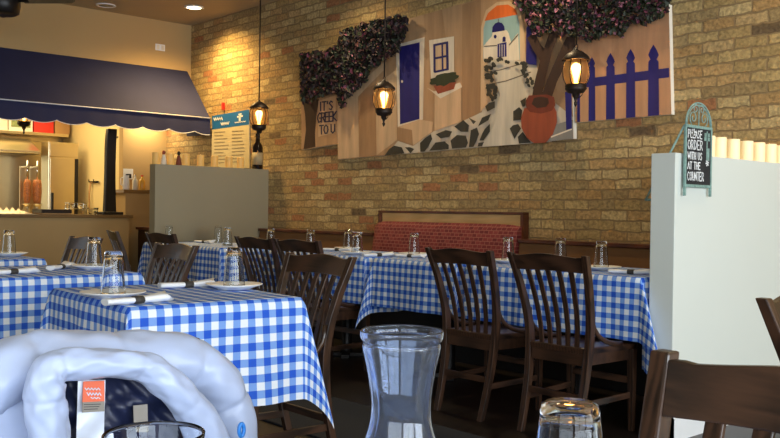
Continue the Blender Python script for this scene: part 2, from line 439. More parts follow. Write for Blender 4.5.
# ------------------------------------------------------------------ chairs
PATH = [(0.0, -.272, .158), (.12, -.238, .163), (.27, -.203, .169), (.42, -.185, .176), (.52, -.185, .183), (.62, -.202, .193), (.74, -.237, .207), (.885, -.292, .225)]
def back_at(z):
    for (z0, y0, x0), (z1, y1, x1) in zip(PATH, PATH[1:]):
        if z <= z1 + 1e-6:
            t = (z - z0) / (z1 - z0); return y0 + (y1 - y0) * t, x0 + (x1 - x0) * t
    return PATH[-1][1], PATH[-1][2]
def make_chair(label, group):
    t = thing('dining_chair', label, 'chair', group=group)
    for s in (-1, 1):
        mb = MB(); rings = []
        for i in range(19):
            z = .885 * i / 18; y, x = back_at(z); d = .0205 - .006 * abs(z - .45) / .45
            wx = .0155
            rings.append([(s * x - wx, y - d, z), (s * x + wx, y - d, z), (s * x + wx, y + d, z), (s * x - wx, y + d, z)])
        mb.rings(rings, smooth=False); mb.build('back_post', M['chair'], t, bevel=.004)
    # crest rail
    mb = MB(); rings = []
    n = 24
    for i in range(n + 1):
        u = -1 + 2 * i / n
        crest = .010 * cos(PI * u) * (1 if abs(u) < .9 else .6)
        top = .880 + crest * .8; bot = .800 + .006 * (1 - u * u)
        ring = []
        bow = .022 * (1 - u * u)
        for z, dy in ((bot, .009), (top, .009), (top, -.009), (bot, -.009)):
            y, x = back_at(min(z, .885)); ring.append((u * (x - .014), y + dy - bow + .003, z))
        rings.append(ring)
    mb.rings(rings, smooth=False); mb.build('top_rail', M['chair_x'], t, bevel=.003)
    # slats
    for k in range(-2, 3):
        mb = MB(); rings = []
        for i in range(9):
            z = .43 + (.815 - .43) * i / 8; y, x = back_at(z)
            f = (z - .43) / .385; xx = k * (.052 + .013 * f); bow = .022 * (1 - (xx / .2) ** 2) * f
            w = .0125 + .001 * f
            yy = y - bow + .004
            rings.append([(xx - w, yy - .005, z), (xx + w, yy - .005, z), (xx + w, yy + .005, z), (xx - w, yy + .005, z)])
        mb.rings(rings, smooth=False); mb.build('slat', M['chair'], t, bevel=.002)
    # seat: saddled board
    mb = MB(); N = 16; top = []; bot = []
    for i in range(N + 1):
        v = i / N; y = -.205 + .415 * v; hw = .168 + .042 * v - .02 * max(0, v - .85) / .15
        rt = []; rb = []
        for j in range(N + 1):
            u = -1 + 2 * j / N
            e = max(abs(u), abs(2 * v - 1)) ** 8
            dip = .012 * (1 - u * u) * (1 - (2 * v - 1) ** 2) * (.6 + .4 * cos(2 * PI * u))
            yy = y + (.014 * (1 - u * u) if v > .9 else 0)
            rt.append(mb.v((u * hw, yy, .445 - dip - .008 * e))); rb.append(mb.v((u * hw * .985, yy * .985, .412)))
        top.append(rt); bot.append(rb)
    for G in (top, bot):
        for i in range(N):
            for j in range(N): mb.f((G[i][j], G[i][j + 1], G[i + 1][j + 1], G[i + 1][j]), 0, G is top)
    for i in range(N):
        mb.f((top[i][0], top[i + 1][0], bot[i + 1][0], bot[i][0])); mb.f((top[i][N], top[i + 1][N], bot[i + 1][N], bot[i][N]))
        mb.f((top[0][i], top[0][i + 1], bot[0][i + 1], bot[0][i])); mb.f((top[N][i], top[N][i + 1], bot[N][i + 1], bot[N][i]))
    mb.build('seat', M['chair_y'], t)
    # apron boards
    mb = MB()
    mb.box((-.155, -.197, .355), (.155, -.178, .411)); mb.box((-.17, .155, .35), (.17, .174, .411))
    for s in (-1, 1):
        mb.prism([(s * .160, -.18, .355), (s * .178, .16, .355), (s * .178, .16, .411), (s * .160, -.18, .411)], (-s * .018, 0, 0))
    mb.build('apron', M['chair_x'], t, bevel=.002)
    for s in (-1, 1):
        mb = MB(); rings = []
        for z, w in ((0, .013), (.2, .0155), (.411, .0185)):
            x = s * (.187 - .006 * z); y = .168
            rings.append([(x - w, y - w, z), (x + w, y - w, z), (x + w, y + w, z), (x - w, y + w, z)])
        mb.rings(rings, smooth=False); mb.build('front_leg', M['chair'], t, bevel=.003)
        yb, xb = back_at(.17)
        mb = MB().prism([(s * xb, yb, .155), (s * .186, .165, .165), (s * .186, .165, .195), (s * xb, yb, .185)], (-s * .014, 0, 0))
        mb.build('side_stretcher', M['chair_y'], t, bevel=.002)
        mb = MB(); pts = []
        for i in range(9):
            a = PI / 2 * i / 8
            pts.append((s * (.186 + .010 * cos(a)), .055 - .235 * sin(a), .605 - .158 * cos(a) ** .8))
        mb.tube(pts, lambda q: (.013, .010), 8); mb.build('hip_brace', M['chair_y'], t)
    yb, xb = back_at(.205)
    MB().box((-xb, yb - .007, .19), (xb, yb + .007, .222)).build('rear_stretcher', M['chair_x'], t, bevel=.002)
    MB().box((-.185, .161, .235), (.185, .176, .268)).build('front_stretcher', M['chair_x'], t, bevel=.002)
    return t

GW = 'dark slat-back chairs facing the wall booth'
GA = 'dark slat-back chairs at the aisle tables'
c0 = make_chair('dark wooden slat-back chair facing the booth, beside the white partition', GW)
c0.location = (-2.635, 3.665, 0)
for x, y, rz, lab in ((-3.215, 3.66, .0, 'dark wooden slat-back chair in front of the red booth, seen from behind'),
                      (-4.70, 3.68, 0.03, 'dark chair in the wall row, its top just over the front table chair'),
                      (-5.21, 3.69, -0.02, 'dark slat-back chair in the wall row right behind the front table glass'),
                      (-6.33, 3.55, 0.0, 'dark chair at the table by the left partition, only its top rail showing'),
                      (-6.98, 3.48, -0.27, 'dark narrow-looking chair at the end of the wall row near the kitchen counter')):
    dup(c0, (x, y, 0), rz, lab, GW)
for x, y, rz, lab in ((-3.07, 2.055, PI, 'brown wooden slat-back chair at the far side of the front checked table'),
                      (-4.36, 2.05, PI - .03, 'brown wooden slat-back chair behind the second checked table, warm sheen on its rail'),
                      (-5.58, 2.06, PI, 'brown wooden slat-back chair in front of the cream kitchen counter at left')):
    dup(c0, (x, y, 0), rz, lab, GA)
dup(c0, (-.470, .832, 0), PI - .07, 'large near wooden chair back in the bottom right corner', 'wooden chairs close to the viewer')
dup(c0, (-.90, .435, 0), -PI / 2, 'wooden chair hidden under the white puffer jacket', 'wooden chairs close to the viewer')
dup(c0, (-.67, 2.285, 0), -PI / 2 , 'wooden chair cut by the right picture edge, before the white partition', 'wooden chairs close to the viewer')

# ------------------------------------------------------------------ tables and cloths
ZT = .77
def table(x, y, W, D, rz, label, group='pedestal tables under the cloths'):
    t = thing('dining_table', label, 'table', (x, y, 0), rz, group)
    MB().box((-W / 2 + .004, -D / 2 + .004, .735), (W / 2 - .004, D / 2 - .004, .764)).build('table_top', M['chair_x'], t, bevel=.004)
    MB().lathe([(0, .03), (.05, .03), (.038, .06), (.038, .70), (.11, .72), (.11, .7349), (0, .7349)], 20).build('column', M['black'], t)
    mb = MB()
    for a in (0, PI / 2):
        mb.box((-.14, -.03, .0), (.14, .03, .03), mat=Matrix.Rotation(a + PI / 4, 4, 'Z'))
    mb.build('base', M['black'], t, bevel=.006)
    return t
def cloth(x, y, W, D, rz, label, o=(.317, .317, .317, .317), ears=(1, 1, 1, 1), seed=0, flat_x=(0, 0), o_x=None, mark=None):
    """ears: flare at corners (-x-y, +x-y, +x+y, -x+y)"""
    rnd = random.Random(seed); ph = [rnd.uniform(0, 6) for _ in range(8)]
    mb = MB(); bm = mb.b; uvl = bm.loops.layers.uv.new('UVMap')
    def axis(L, om, op):
        half = L / 2; ni = max(8, int(L / .04)); no = 16
        a = [-half - om + om * i / no for i in range(no)] + [-half + L * i / ni for i in range(ni + 1)] + [half + op * (i + 1) / no for i in range(no)]
        return a
    U, V = axis(W, o[0], o[1]), axis(D, o[2], o[3]); grid = []
    soft = .010
    for v in V:
        row = []
        for u in U:
            a = max(abs(u) - W / 2, 0); b = max(abs(v) - D / 2, 0); sx = 1 if u > 0 else -1; sy = 1 if v > 0 else -1
            if a == 0 and b == 0:
                p = Vector((u, v, ZT))
            else:
                r = math.hypot(a, b); phi = math.atan2(b, a)
                e0 = soft * (1 - math.exp(-r / soft))
                if b == 0 or a == 0:
                    q = v if b == 0 else u; Lq = D if b == 0 else W
                    win = max(0.0, 1 - (abs(q) / (Lq / 2)) ** 4)
                    i = (0 if sx > 0 else 1) if b == 0 else (2 if sy > 0 else 3)
                    wv = sin(q * 17 + ph[i]) * .6 + sin(q * 29 + ph[i + 4]) * .4
                    calm = 1.0
                    if b == 0 and flat_x[0 if sx < 0 else 1]: calm = .15
                    out = e0 + r * (.04 + .062 * wv * win) * calm
                    drop = math.sqrt(max(r * r - (out - e0 * .6) ** 2, 0)) 
                    drop = max(0, drop - e0 * .35)
                    p = Vector((sx * (W / 2 + out), v, ZT - drop)) if b == 0 else Vector((u, sy * (D / 2 + out), ZT - drop))
                else:
                    ci = {(-1, -1): 0, (1, -1): 1, (1, 1): 2, (-1, 1): 3}[(sx, sy)]
                    s2 = sin(2 * phi) ** 2
                    fl = .04 + .17 * s2 * ears[ci]
                    out = e0 + r * fl
                    side = .035 * sin(4 * phi) * r * ears[ci]
                    drop = max(0, math.sqrt(max(r * r - (r * fl) ** 2, 0)) - e0 * .35)
                    if not ears[ci]: drop = min(drop, .317 * (1.0 + .12 * s2))
                    fx = 1.0
                    if flat_x[0 if sx < 0 else 1] and ears[ci] < 1.5: fx = .25
                    dphi = phi - .30 * sin(2 * phi) if ears[ci] > 1.6 else phi
                    p = Vector((sx * (W / 2 + (out * cos(dphi) - side * sin(phi)) * fx), sy * (D / 2 + out * sin(dphi) + side * cos(phi)), ZT - drop))
            row.append(mb.v(p))
        grid.append(row)
    for i in range(len(V) - 1):
        for j in range(len(U) - 1):
            fc = mb.f((grid[i][j], grid[i][j + 1], grid[i + 1][j + 1], grid[i + 1][j]), 0, True)
            if fc:
                for lp, (jj, ii) in zip(fc.loops, ((j, i), (j + 1, i), (j + 1, i + 1), (j, i + 1))):
                    lp[uvl].uv = (U[jj] / .054 + .25, V[ii] / .054 + .25)
    ob = mb.build('tablecloth', M['cloth'], recalc=True)
    ob.location = (x, y, 0); ob.rotation_euler = (0, 0, rz)
    return tag(ob, label, 'tablecloth', 'blue and white checked tablecloths')
# aisle tables
TABLES = [
 (-2.925, 1.562, .76, .625, math.radians(-4), 'front table left of centre', 'blue gingham cloth on the front table, behind the white jacket', (1.4, 1.3, 1.2, 1), (0, 0)),
 (-4.285, 1.535, .76, .76, 0, 'second table', 'blue gingham cloth on the second table, reaching the left picture edge', (1, 1, 1, 1), (0, 0)),
 (-5.63, 1.58, .76, .76, 0, 'third table', 'small strip of checked cloth on the farthest left table before the counter', (1, 1, 1, 1), (0, 0)),
 (-2.96, 4.125, 1.16, .67, 0, 'right booth table', 'checked cloth on the booth table next to the white partition', (0, 2.2, 0, 0), (0, 1)),
 (-4.0, 4.125, .74, .67, 0, 'middle booth table', 'checked cloth in front of the red booth with a draped corner at its left', (1.15, 0, 0, 0), (0, 0)),
 (-5.06, 4.125, 1.2, .67, 0, 'booth table', 'cloth on the wall table behind the two nearest front table settings', (1, 0, 0, 0), (0, 1)),
 (-6.72, 3.985, 1.3, .67, 0, 'left booth table', 'checked cloth on the wall table by the grey left partition', (1, 0, 0, 0), (0, 0)),
]
for i, (x, y, W, D, rz, tl, cl, ears, fx) in enumerate(TABLES):
    table(x, y, W, D, rz, 'pedestal table under the ' + cl.replace('checked ', '').replace('blue gingham ', '').replace(' with a draped corner at its left', ''))
    cloth(x, y, W, D, rz, cl, ears=ears, seed=i, flat_x=fx, o=(.28, .36, .317, .317) if i < 3 else (.317, .45, .317, .317) if i == 3 else (.37, .317, .317, .317) if i == 4 else (.317,) * 4)
table(-.42, .39, .78, .66, 0, 'near table carrying the carafe and glasses, below the picture edge')
cloth(-.42, .39, .78, .66, 0, 'checked cloth of the near table below the picture edge', seed=31)

# ------------------------------------------------------------------ tableware
ZC = ZT + .0015
def tumbler_mesh():
    """pint glass standing upside down: thick base up"""
    H = .152; p = [(0, H), (.024, H), (.0285, H - .003), (.030, H - .012)]
    p += [(.030 + .0125 * k / 10, (H - .012) * (1 - k / 10)) for k in range(1, 10)]
    p += [(.0425, .001), (.0418, 0), (.0405, .001)]
    p += [(.0402 - .0120 * k / 10, .132 * k / 10) for k in range(1, 10)]
    p += [(.0278, .129), (.024, .135), (.012, .137), (0, .137)]
    return p
GG = 'upside-down drinking glasses on the plates'
g0 = MB().lathe(tumbler_mesh(), 44).build('drinking_glass', M['glass'])
tag(g0, '', 'glass', GG)
p0 = MB().lathe([(0, .004), (.055, .004), (.062, .0), (.066, .003), (.085, .010), (.108, .018), (.110, .021), (.107, .022), (.084, .0145), (.066, .009), (.03, .0075), (0, .0075)], 40).build('plate', M['plate'])
tag(p0, '', 'plate', 'white plates set on the checked tables')
def make_napkin():
    t = thing('napkin_roll', '', 'napkin', group='rolled napkins with dark bands')
    rings = []
    for i in range(15):
        x = -.11 + .22 * i / 14; f = max(0, (x - .02) / .09); g = max(0, (-x - .05) / .06)
        w = .019 + .020 * f * f + .004 * g; h = .011 + .004 * f
        rings.append([(x + .012 * f * sin(a * 2), w * cos(a), .0005 + h + .010 * f * max(0, cos(a * .5 + .6)) + h * sin(a) * (1 + .2 * sin(3 * a))) for a in [2 * PI * k / 14 for k in range(14)]])
    rings = [[(p[0], p[1], max(p[2], 0.0006)) for p in r] for r in rings]
    MB().rings(rings).build('napkin', M['napkin'], t)
    rings = []
    for x in (-.012, .022):
        rings.append([(x, .0205 * cos(a), max(.0004, .0118 + .0125 * sin(a))) for a in [2 * PI * k / 18 for k in range(18)]])
    MB().rings(rings).build('band', M['band'], t)
    return t
n0 = make_napkin()
first = {'g': True, 'p': True, 'n': True}
def put(kind, base, loc, rz, label):
    if first[kind]:
        first[kind] = False; base.location = loc; base.rotation_euler = (0, 0, rz); base['label'] = label; return base
    return dup(base, loc, rz, label)
def setting(px, py, plabel, glabel, table_z=ZC, ox=0.0, oy=0.0):
    p = at_z(px, py, table_z)
    if p.y > 3.6: p.y = min(p.y, 4.20 if p.x < -6.05 else 4.33)   # stay on the wall tables
    if plabel: put('p', p0, (p.x, p.y, table_z), 0, plabel)
    put('g', g0, (p.x + ox, p.y + oy, table_z + (.008 if plabel else 0)), random.uniform(0, 1), glabel)
def napkin(px, py, deg, label):
    p = at_z(px, py, ZC); put('n', n0, (p.x, p.y, ZC), math.radians(deg), label)
setting(113, 297.5, 'white plate at the near corner of the front table', 'nearest upside-down glass on the front checked table, at its left plate')
setting(234, 289, 'white plate at the far right side of the front table', 'upside-down glass on the right plate of the front table')
napkin(136, 303.5, 95, 'white napkin roll with dark band at the near edge of the front table')
napkin(187, 287.5, 80, 'white napkin roll beside the far plate of the front table')
setting(94, 269, 'white plate at the far end of the second table', 'upside-down glass before the brown chair on the second table')
napkin(12, 274, 95, 'white napkin roll with dark band at the left picture edge')
napkin(60, 269, 135, 'white napkin beside the plate on the second table')
setting(9, 256, 'white plate on the farthest left table before the counter', 'upside-down glass at the far left before the cream counter')
setting(169, 241.6, None, 'small upside-down glass peeking over the dark chair by the left partition')
setting(219, 242.5, None, 'upside-down glass before the grey left partition, left one of the close pair')
setting(227.5, 245.5, None, 'upside-down glass before the grey left partition, right one of the close pair')
napkin(204, 243.0, 10, 'napkin roll on the table before the grey left partition')
setting(275, 246, None, 'upside-down glass just right of the dark chair before the left bench')
setting(310.5, 249, None, 'upside-down glass rising over the dark chair rail before the left bench')
setting(353, 250, 'white plate at the back of the booth table left of the red booth', 'rear upside-down glass just left of the red booth')
setting(356, 254.5, 'white plate at the front of the booth table left of the red booth', 'front upside-down glass just left of the red booth', ox=.006, oy=.006)
napkin(378, 256.5, 70, 'napkin roll with dark band by the front plate left of the red booth')
napkin(337, 251, 30, 'napkin roll beside the rear plate left of the red booth')
setting(414, 256, 'white plate before the left part of the red booth', 'upside-down glass before the left part of the red booth')
napkin(410, 257.5, 15, 'napkin roll left of the plate before the red booth')
setting(508, 263, 'white plate half hidden between the two chairs before the red booth', 'upside-down glass before the right end of the red booth')
setting(564, 264, 'white plate hidden behind the chair nearest the partition', 'upside-down glass at the bench side behind the right wall chair')
setting(601, 270, 'white plate nearest the white partition', 'upside-down glass nearest the white partition')
napkin(630, 274, 20, 'napkin roll with dark band next to the white partition')

# carafe and glasses on the near table
def wall_profile(outer, th, floor):
    """closed thin-wall profile from an outer list of (r, z) bottom to top"""
    inner = [(max(r - th, 0.001), max(z, floor)) for r, z in reversed(outer)]
    return [(0, outer[0][1])] + outer + [(outer[-1][0] - th / 2, outer[-1][1] + th * .4)] + inner + [(0, floor)]
def smooth_prof(keys, n=6):
    out = []
    for i in range(len(keys) - 1):
        p0_, p1, p2, p3 = keys[max(i - 1, 0)], keys[i], keys[i + 1], keys[min(i + 2, len(keys) - 1)]
        for k in range(n):
            t = k / n
            out.append(tuple(.5 * ((2 * p1[j]) + (-p0_[j] + p2[j]) * t + (2 * p0_[j] - 5 * p1[j] + 4 * p2[j] - p3[j]) * t * t + (-p0_[j] + 3 * p1[j] - 3 * p2[j] + p3[j]) * t ** 3) for j in (0, 1)))
    return out + [keys[-1]]
p = at_z(402, 334, .955)
outer = smooth_prof([(.038, 0), (.046, .006), (.049, .03), (.0465, .045), (.039, .068), (.0325, .089), (.0305, .105), (.0315, .124), (.0352, .148), (.0392, .166), (.0400, .172), (.0392, .175), (.0422, .180), (.0425, .187)])
t = thing('carafe', 'clear plastic carafe with flared rim on the near table, centre bottom', 'carafe', (p.x, p.y, ZC))
MB().lathe(wall_profile(outer, .0022, .004), 48).build('body', M['plastic'], t)
p = at_z(570, 402, ZC + .152 * .76)
put('g', g0, (p.x, p.y, ZC), .3, 'large upside-down glass in the foreground right of the carafe').scale = (1, 1, .76)
p = at_z(154, 431, ZC + .12)
outer = smooth_prof([(.030, 0), (.031, .004), (.034, .04), (.0385, .085), (.0425, .118)])
tag(MB().lathe(wall_profile(outer, .0022, .010), 48, ).build('water_glass', M['glass'], loc=(p.x, p.y, ZC)), 'upright clear glass at the bottom edge before the white jacket', 'glass')

# ------------------------------------------------------------------ banquette and red booth
def bench(name, x0, x1, label):
    t = thing(name, label, 'bench', ((x0 + x1) / 2, YW, 0)); h = (x1 - x0) / 2
    MB().box((-h, -.45, .10), (h, -.10, .36)).build('base', M['black'], t)
    MB().box((-h, -.47, .361), (h, -.17, .45)).build('seat', M['brownvinyl'], t, bevel=.02, seg=3)
    MB().prism([(-h, -.165, .36), (-h, -.02, .36), (-h, -.02, .862), (-h, -.115, .862)], (2 * h, 0, 0)).build('backrest', M['brownvinyl'], t, bevel=.004)
    MB().box((-h, -.135, .863), (h, -.012, .89)).build('cap_rail', M['benchwood'], t, bevel=.005)
    mb = MB().box((-h, -.43, 0), (h, -.10, .099)); mb.build('kick_board', M['black'], t)
    return t
BX0, BX1 = -5.69, -4.11
bench('booth_bench', PL[1] + .02, BX0 - .01, 'low brown wall bench between the grey partition and the red booth')
bench('booth_bench', BX1 + .01, PR[0] - .02, 'low brown wall bench between the red booth and the white partition')
t = thing('red_booth', 'high-backed red upholstered booth seat against the brick wall', 'booth', ((BX0 + BX1) / 2, YW, 0)); h = (BX1 - BX0) / 2
MB().box((-h, -.45, .0), (h, -.06, .36)).build('base', M['black'], t)
MB().box((-h + .02, -.47, .361), (h - .02, -.14, .46)).build('seat_cushion', M['redfab'], t, bevel=.03, seg=3)
MB().box((-h + .02, -.05, .36), (h - .02, -.012, 1.064)).build('back_board', M['tanback'], t)
mb = MB().box((-h - .01, -.075, 1.0645), (h + .01, -.010, 1.084)); mb.box((h - .018, -.075, .36), (h + .01, -.010, 1.064)); mb.box((-h - .01, -.075, .36), (-h + .018, -.010, 1.064))
mb.build('frame', M['benchwood'], t, bevel=.003)
mb = MB(); rings = []
for i in range(25):
    u = -1 + 2 * i / 24; e = (1 - abs(u) ** 14)
    rings.append([(u * (h - .005), -.055, .46), (u * (h - .005), -.055, .975 + .012 * e), (u * (h - .005), -.085 - .02 * e, .98 + .014 * e), (u * (h - .005), -.12 - .02 * e, .95),
                  (u * (h - .005), -.16 - .03 * e, .70), (u * (h - .005), -.19 - .02 * e, .47)])
mb.rings(rings).build('back_cushion', M['redfab'], t)

# ------------------------------------------------------------------ mural on the brick wall
YM = YW - .0385
def W(px, py, lift=0.0): return at_y(px, py, YM - lift)
def panel(name, corners, mats, shapes, label):
    """canvas board: corners in the photograph, unprojected on the wall; painted shapes (points, material index)"""
    mb = MB(); pts = [W(*c) for c in corners]
    mb.prism(pts, (0, .038, 0), 0, 1)
    lift = .0006
    for poly, mi in shapes:
        mb.poly([W(x, y, lift) for x, y in poly], mi); lift += .00035
    bmesh.ops.triangulate(mb.b, faces=[f for f in mb.b.faces if len(f.verts) > 4])
    return tag(mb.build(name, mats, recalc=True), label, 'painting', 'painted panels of the wall mural'), lift
def blob(cx, cy, rx, ry, rot=0.0, n=14, jit=.12):
    out = []
    for k in range(n):
        a = 2 * PI * k / n; q = 1 + random.uniform(-jit, jit)
        x, y = rx * q * cos(a), ry * q * sin(a); out.append((cx + x * cos(rot) - y * sin(rot), cy + x * sin(rot) + y * cos(rot)))
    return out
def strip(pts, w):
    """thin 2D band along a polyline as quads"""
    out = []
    for (x0, y0), (x1, y1) in zip(pts, pts[1:]):
        L = math.hypot(x1 - x0, y1 - y0) or 1; nx, ny = -(y1 - y0) / L * w / 2, (x1 - x0) / L * w / 2
        out.append([(x0 + nx, y0 + ny), (x1 + nx, y1 + ny), (x1 - nx, y1 - ny), (x0 - nx, y0 - ny)])
    return out
# left panel with the lettering
MATA = [M['p_tan'], M['p_edge'], M['p_bark'], M['p_light'], M['p_ink']]
shA = [([(303.5, 149.2), (306, 130), (305, 114), (303, 102), (319, 99), (316.5, 116), (315, 133), (315.5, 147)], 2),
       ([(318.4, 101), (336, 95), (335.2, 132.5), (318.2, 137)], 3)]
ink = []
class _I:   # collects lettering quads in picture coordinates
    def poly(s, pts, mi=0): ink.append(([(p[0], p[1]) for p in pts], 4))
for txt, bx, by, hh, gp in (('IT\'S', 320.0, 110.8, 8.6, .17), ('GREEK', 317.6, 122.6, 9.4, .02), ('TO U', 319.5, 134.3, 8.6, .1)):
    lettering(_I(), txt, 0, 0, hh, 1.35, lambda u, v, bx=bx, by=by: (bx + u, by - v - u * .10), gap=gp, hs=.60 if txt == 'GREEK' else .68)
panel('mural_panel', [(301.5, 149.8), (337.4, 144.0), (337, 50), (301, 62)], MATA, shA + ink, 'small left mural panel lettered with a Greek joke beside a painted tree trunk')
# main panel: island street
MATB = [M['p_tan'], M['p_edge'], M['p_light'], M['p_tan2'], M['p_white'], M['p_blue'], M['p_stone'], M['p_path'], M['p_orange'], M['p_sky'],
        M['p_terra'], M['p_terra_dk'], M['p_bark'], M['p_green'], M['p_navy'], M['p_grey'], M['p_line']]
S = []
S.append(([(338, 104), (358, 92), (359, 157.2), (338.2, 159)], 2))
S.append(([(358, 92), (376, 84), (376.5, 155.5), (359, 157.2)], 3))
S.append(([(350, 98), (366, 78), (384, 62), (384, 70), (370, 84), (356, 99)], 2))
S.append(([(376, 84), (396, 70), (397, 140), (376.5, 155.5)], 2))
S.append(([(424, 14.5), (442, 9.5), (446, 40), (426, 60)], 3))
S.append(([(462, 5), (481, -1), (481, 112), (462, 121)], 3))
S.append(([(384, 157), (398, 141), (413, 146), (434, 131), (461, 122), (482, 112), (486, 60), (536, 64), (545, 95), (573, 117), (573.2, 138.5), (340 + 45, 155.5)], 7))
S.append(([(395.8, 45), (424.5, 37), (423, 119.5), (397.8, 127)], 4))
S.append(([(399.3, 46.8), (419.6, 42.2), (419.4, 119), (400, 124.3)], 5))
S.append((blob(402, 81.5, 1.1, 1.4), 4))
S.append(([(397, 127), (419.5, 119.5), (433, 121.8), (412, 130)], 2))
S.append(([(397, 127), (412, 130), (413, 145.6), (397, 140.2)], 3))
S.append(([(412, 130), (433, 121.8), (432, 132), (413, 145.6)], 2))
S.append(([(429, 40.3), (454, 36.3), (454, 73), (431, 78.5)], 4))
S.append(([(433.5, 44.5), (448, 41.5), (448.5, 69.5), (434.5, 72.5)], 2))
for q in strip([(434.3, 44.3), (434.6, 72.4)], 2.2) + strip([(442.2, 43), (442.6, 71)], 1.7) + strip([(447, 42), (447.6, 70)], 2.4) + strip([(433.5, 45.3), (448.2, 42.3)], 2.2) + strip([(434, 58.5), (448.3, 55.7)], 2) + strip([(434.4, 72), (448.5, 69)], 2): S.append((q, 14))
S.append(([(434.5, 94), (461, 88), (461, 122), (434.5, 131)], 2))
S.append(([(427.5, 88), (434, 91.5), (460, 82.5), (462.3, 87), (440.5, 98.5)], 4))
S.append(([(433.5, 86), (456.5, 80.5), (454, 89), (438, 94)], 10))
S.append((blob(444, 79.5, 13.5, 6.0, -.25, 22, .22), 13))
# arch
S.append(([(480.5, 112), (481, 27), (486, 10), (497, 2), (509, 1), (519, 6), (524, 26), (526, 62), (520, 66)], 2))
S.append(([(483.2, 60), (483.5, 28), (488, 13), (497, 5.5), (508, 4.5), (516, 9.5), (519.5, 24), (520, 60)], 9))
S.append(([(484.5, 21), (488, 13), (497, 5.5), (508, 4.5), (516, 9.5), (517.5, 14.5)], 8))
S.append(([(483.5, 46), (492, 36), (492.5, 32), (506.5, 30), (508.5, 33), (511, 42), (518, 33), (519.5, 60), (483.5, 62)], 4))
S.append(([(492, 32.5), (492.5, 27), (495, 23.5), (498.3, 22), (502, 23), (504.3, 26.5), (504.6, 30.5)], 14))
S.append(([(497.5, 57.5), (497.5, 44), (506.5, 42), (506.6, 56.5)], 5))
S.append((blob(495.2, 36.5, 1.5, 1.9), 14)); S.append(([(502.5, 42), (502.6, 37.5), (504, 36.3), (505.6, 37.4), (505.6, 41.5)], 14))
for x in (499.7, 502.0, 504.4): S += [(q, 4) for q in strip([(x, 44.5), (x, 56.5)], .7)]
S += [(q, 16) for q in strip([(484, 46.3), (497, 45.3)], .8) + strip([(509, 45), (518.5, 34)], .8) + strip([(498.3, 22), (498.4, 18.8)], .7)]
S.append(([(526, 64), (526.3, 28), (529, 24), (533.5, 23), (537, 30), (536.5, 65)], 5))
# street
S.append(([(485, 58), (520, 61), (530, 72), (534, 95), (540, 120), (552, 142), (480, 147), (494, 125), (500, 95), (494, 75)], 7))
S += [(q, 16) for q in strip([(487, 72), (500, 70), (524, 63)], .9) + strip([(489, 84.5), (506, 81), (531, 72)], 1.0)]
stones = [
 [(384.7, 155.6), (389, 149), (394, 145.6), (401.8, 147.3), (404.5, 153.5)], [(405, 147.3), (410, 147.2), (414.3, 149), (410.5, 153.3)],
 [(420.4, 151.8), (420, 143), (425, 138), (430.8, 134), (432.2, 139), (428, 147), (424.4, 151.6)], [(429.2, 150.8), (435.5, 142.5), (444.5, 141.3), (448.8, 145), (448.6, 149.2)],
 [(435.7, 134.2), (445.7, 130.0), (452.2, 131.5), (449.5, 136.5), (440.7, 138.5)], [(450.5, 140.5), (457, 135), (465.8, 135.6), (468, 142.8), (466, 147.4), (452, 148.6)],
 [(454.3, 126.5), (463.3, 120.0), (469, 125.2), (468.3, 131.7), (460.8, 131.7)], [(470.8, 130.2), (477, 127.5), (479.1, 134), (476, 142), (473.4, 146.8), (468.8, 147.2)],
 [(479.4, 140.5), (482, 134), (484.7, 129), (489.9, 123.8), (489.9, 131.5), (483.4, 140.5)], [(477.9, 126.5), (482, 117.7), (491.2, 113.7), (488.4, 120.2)],
 [(468.6, 117.5), (476.1, 121.4), (473.4, 124.2)], [(485.2, 106.4), (489, 102.8), (494.9, 101.2), (494.7, 107.8), (487.2, 111.6)], [(478.5, 142.8), (484, 142), (482, 146.2), (477.5, 146.6)],
 [(509.8, 128.5), (513, 125.2), (518.2, 124), (521, 128.5), (518, 133), (514.5, 139)], [(513.2, 111.4), (519, 107.1), (522.2, 110.2), (520.9, 119.8), (513.2, 120.7)],
 [(520.2, 101), (526, 97.5), (525.5, 105.7), (522.8, 107)], [(517.8, 137), (522.5, 131.8), (528, 138.8), (531, 142.6), (519, 143.6)]]
for a in stones: S.append((a, 6))
for k in range(44):
    v = random.random(); y = 60 + 40 * v
    S.append((blob(486.5 + 3 * v + random.uniform(-1.5, 8), y, 2.3, 1.8, random.uniform(0, 3), 7, .2), 6))
for k in range(34):
    v = random.random(); y = 57.5 + 3 * random.random() if k < 12 else 62 + 26 * v; x = (488 + 40 * v) if k < 12 else (522 + 9 * v + random.uniform(-4, 4))
    S.append((blob(x, y + (x - 488) * .1 if k < 12 else y, 2.1, 1.6, random.uniform(0, 3), 7, .2), 6))
S.append(([(553, 125), (573, 119.5), (573.2, 138.5), (548, 141.5)], 15))
S += [(q, 4) for q in strip([(551, 137), (572, 129)], 1.4)]
S.append(([(565, 92), (571.6, 90), (571.8, 128.5), (566.2, 130)], 5))
S.append(([(531, 102), (535, 80), (541, 57), (549, 34), (560, 30), (552, 52), (546, 76), (541.5, 99)], 12))
S.append(([(541, 62), (533, 50), (527, 38), (534, 32), (541, 45), (548, 52)], 12))
S.append(([(539.5, 102), (547, 80), (556, 59), (567, 36), (575, 33), (575, 46), (567, 62), (557, 82), (549.5, 104)], 12))
S.append(([(524.3, 108), (521, 118), (521.5, 128), (527, 138), (534, 143.3), (546, 142.6), (553, 134), (557, 122), (556.5, 112), (553, 104)], 10))
S.append(([(526, 100), (529, 95.5), (537, 95), (547, 94.5), (554, 97), (555.5, 105), (552, 110.5), (541, 113.5), (530, 112), (526, 107)], 11))
S.append(([(531.5, 104), (534, 97.8), (541, 96.5), (548, 98), (549, 103), (546, 107), (537, 108)], 12))
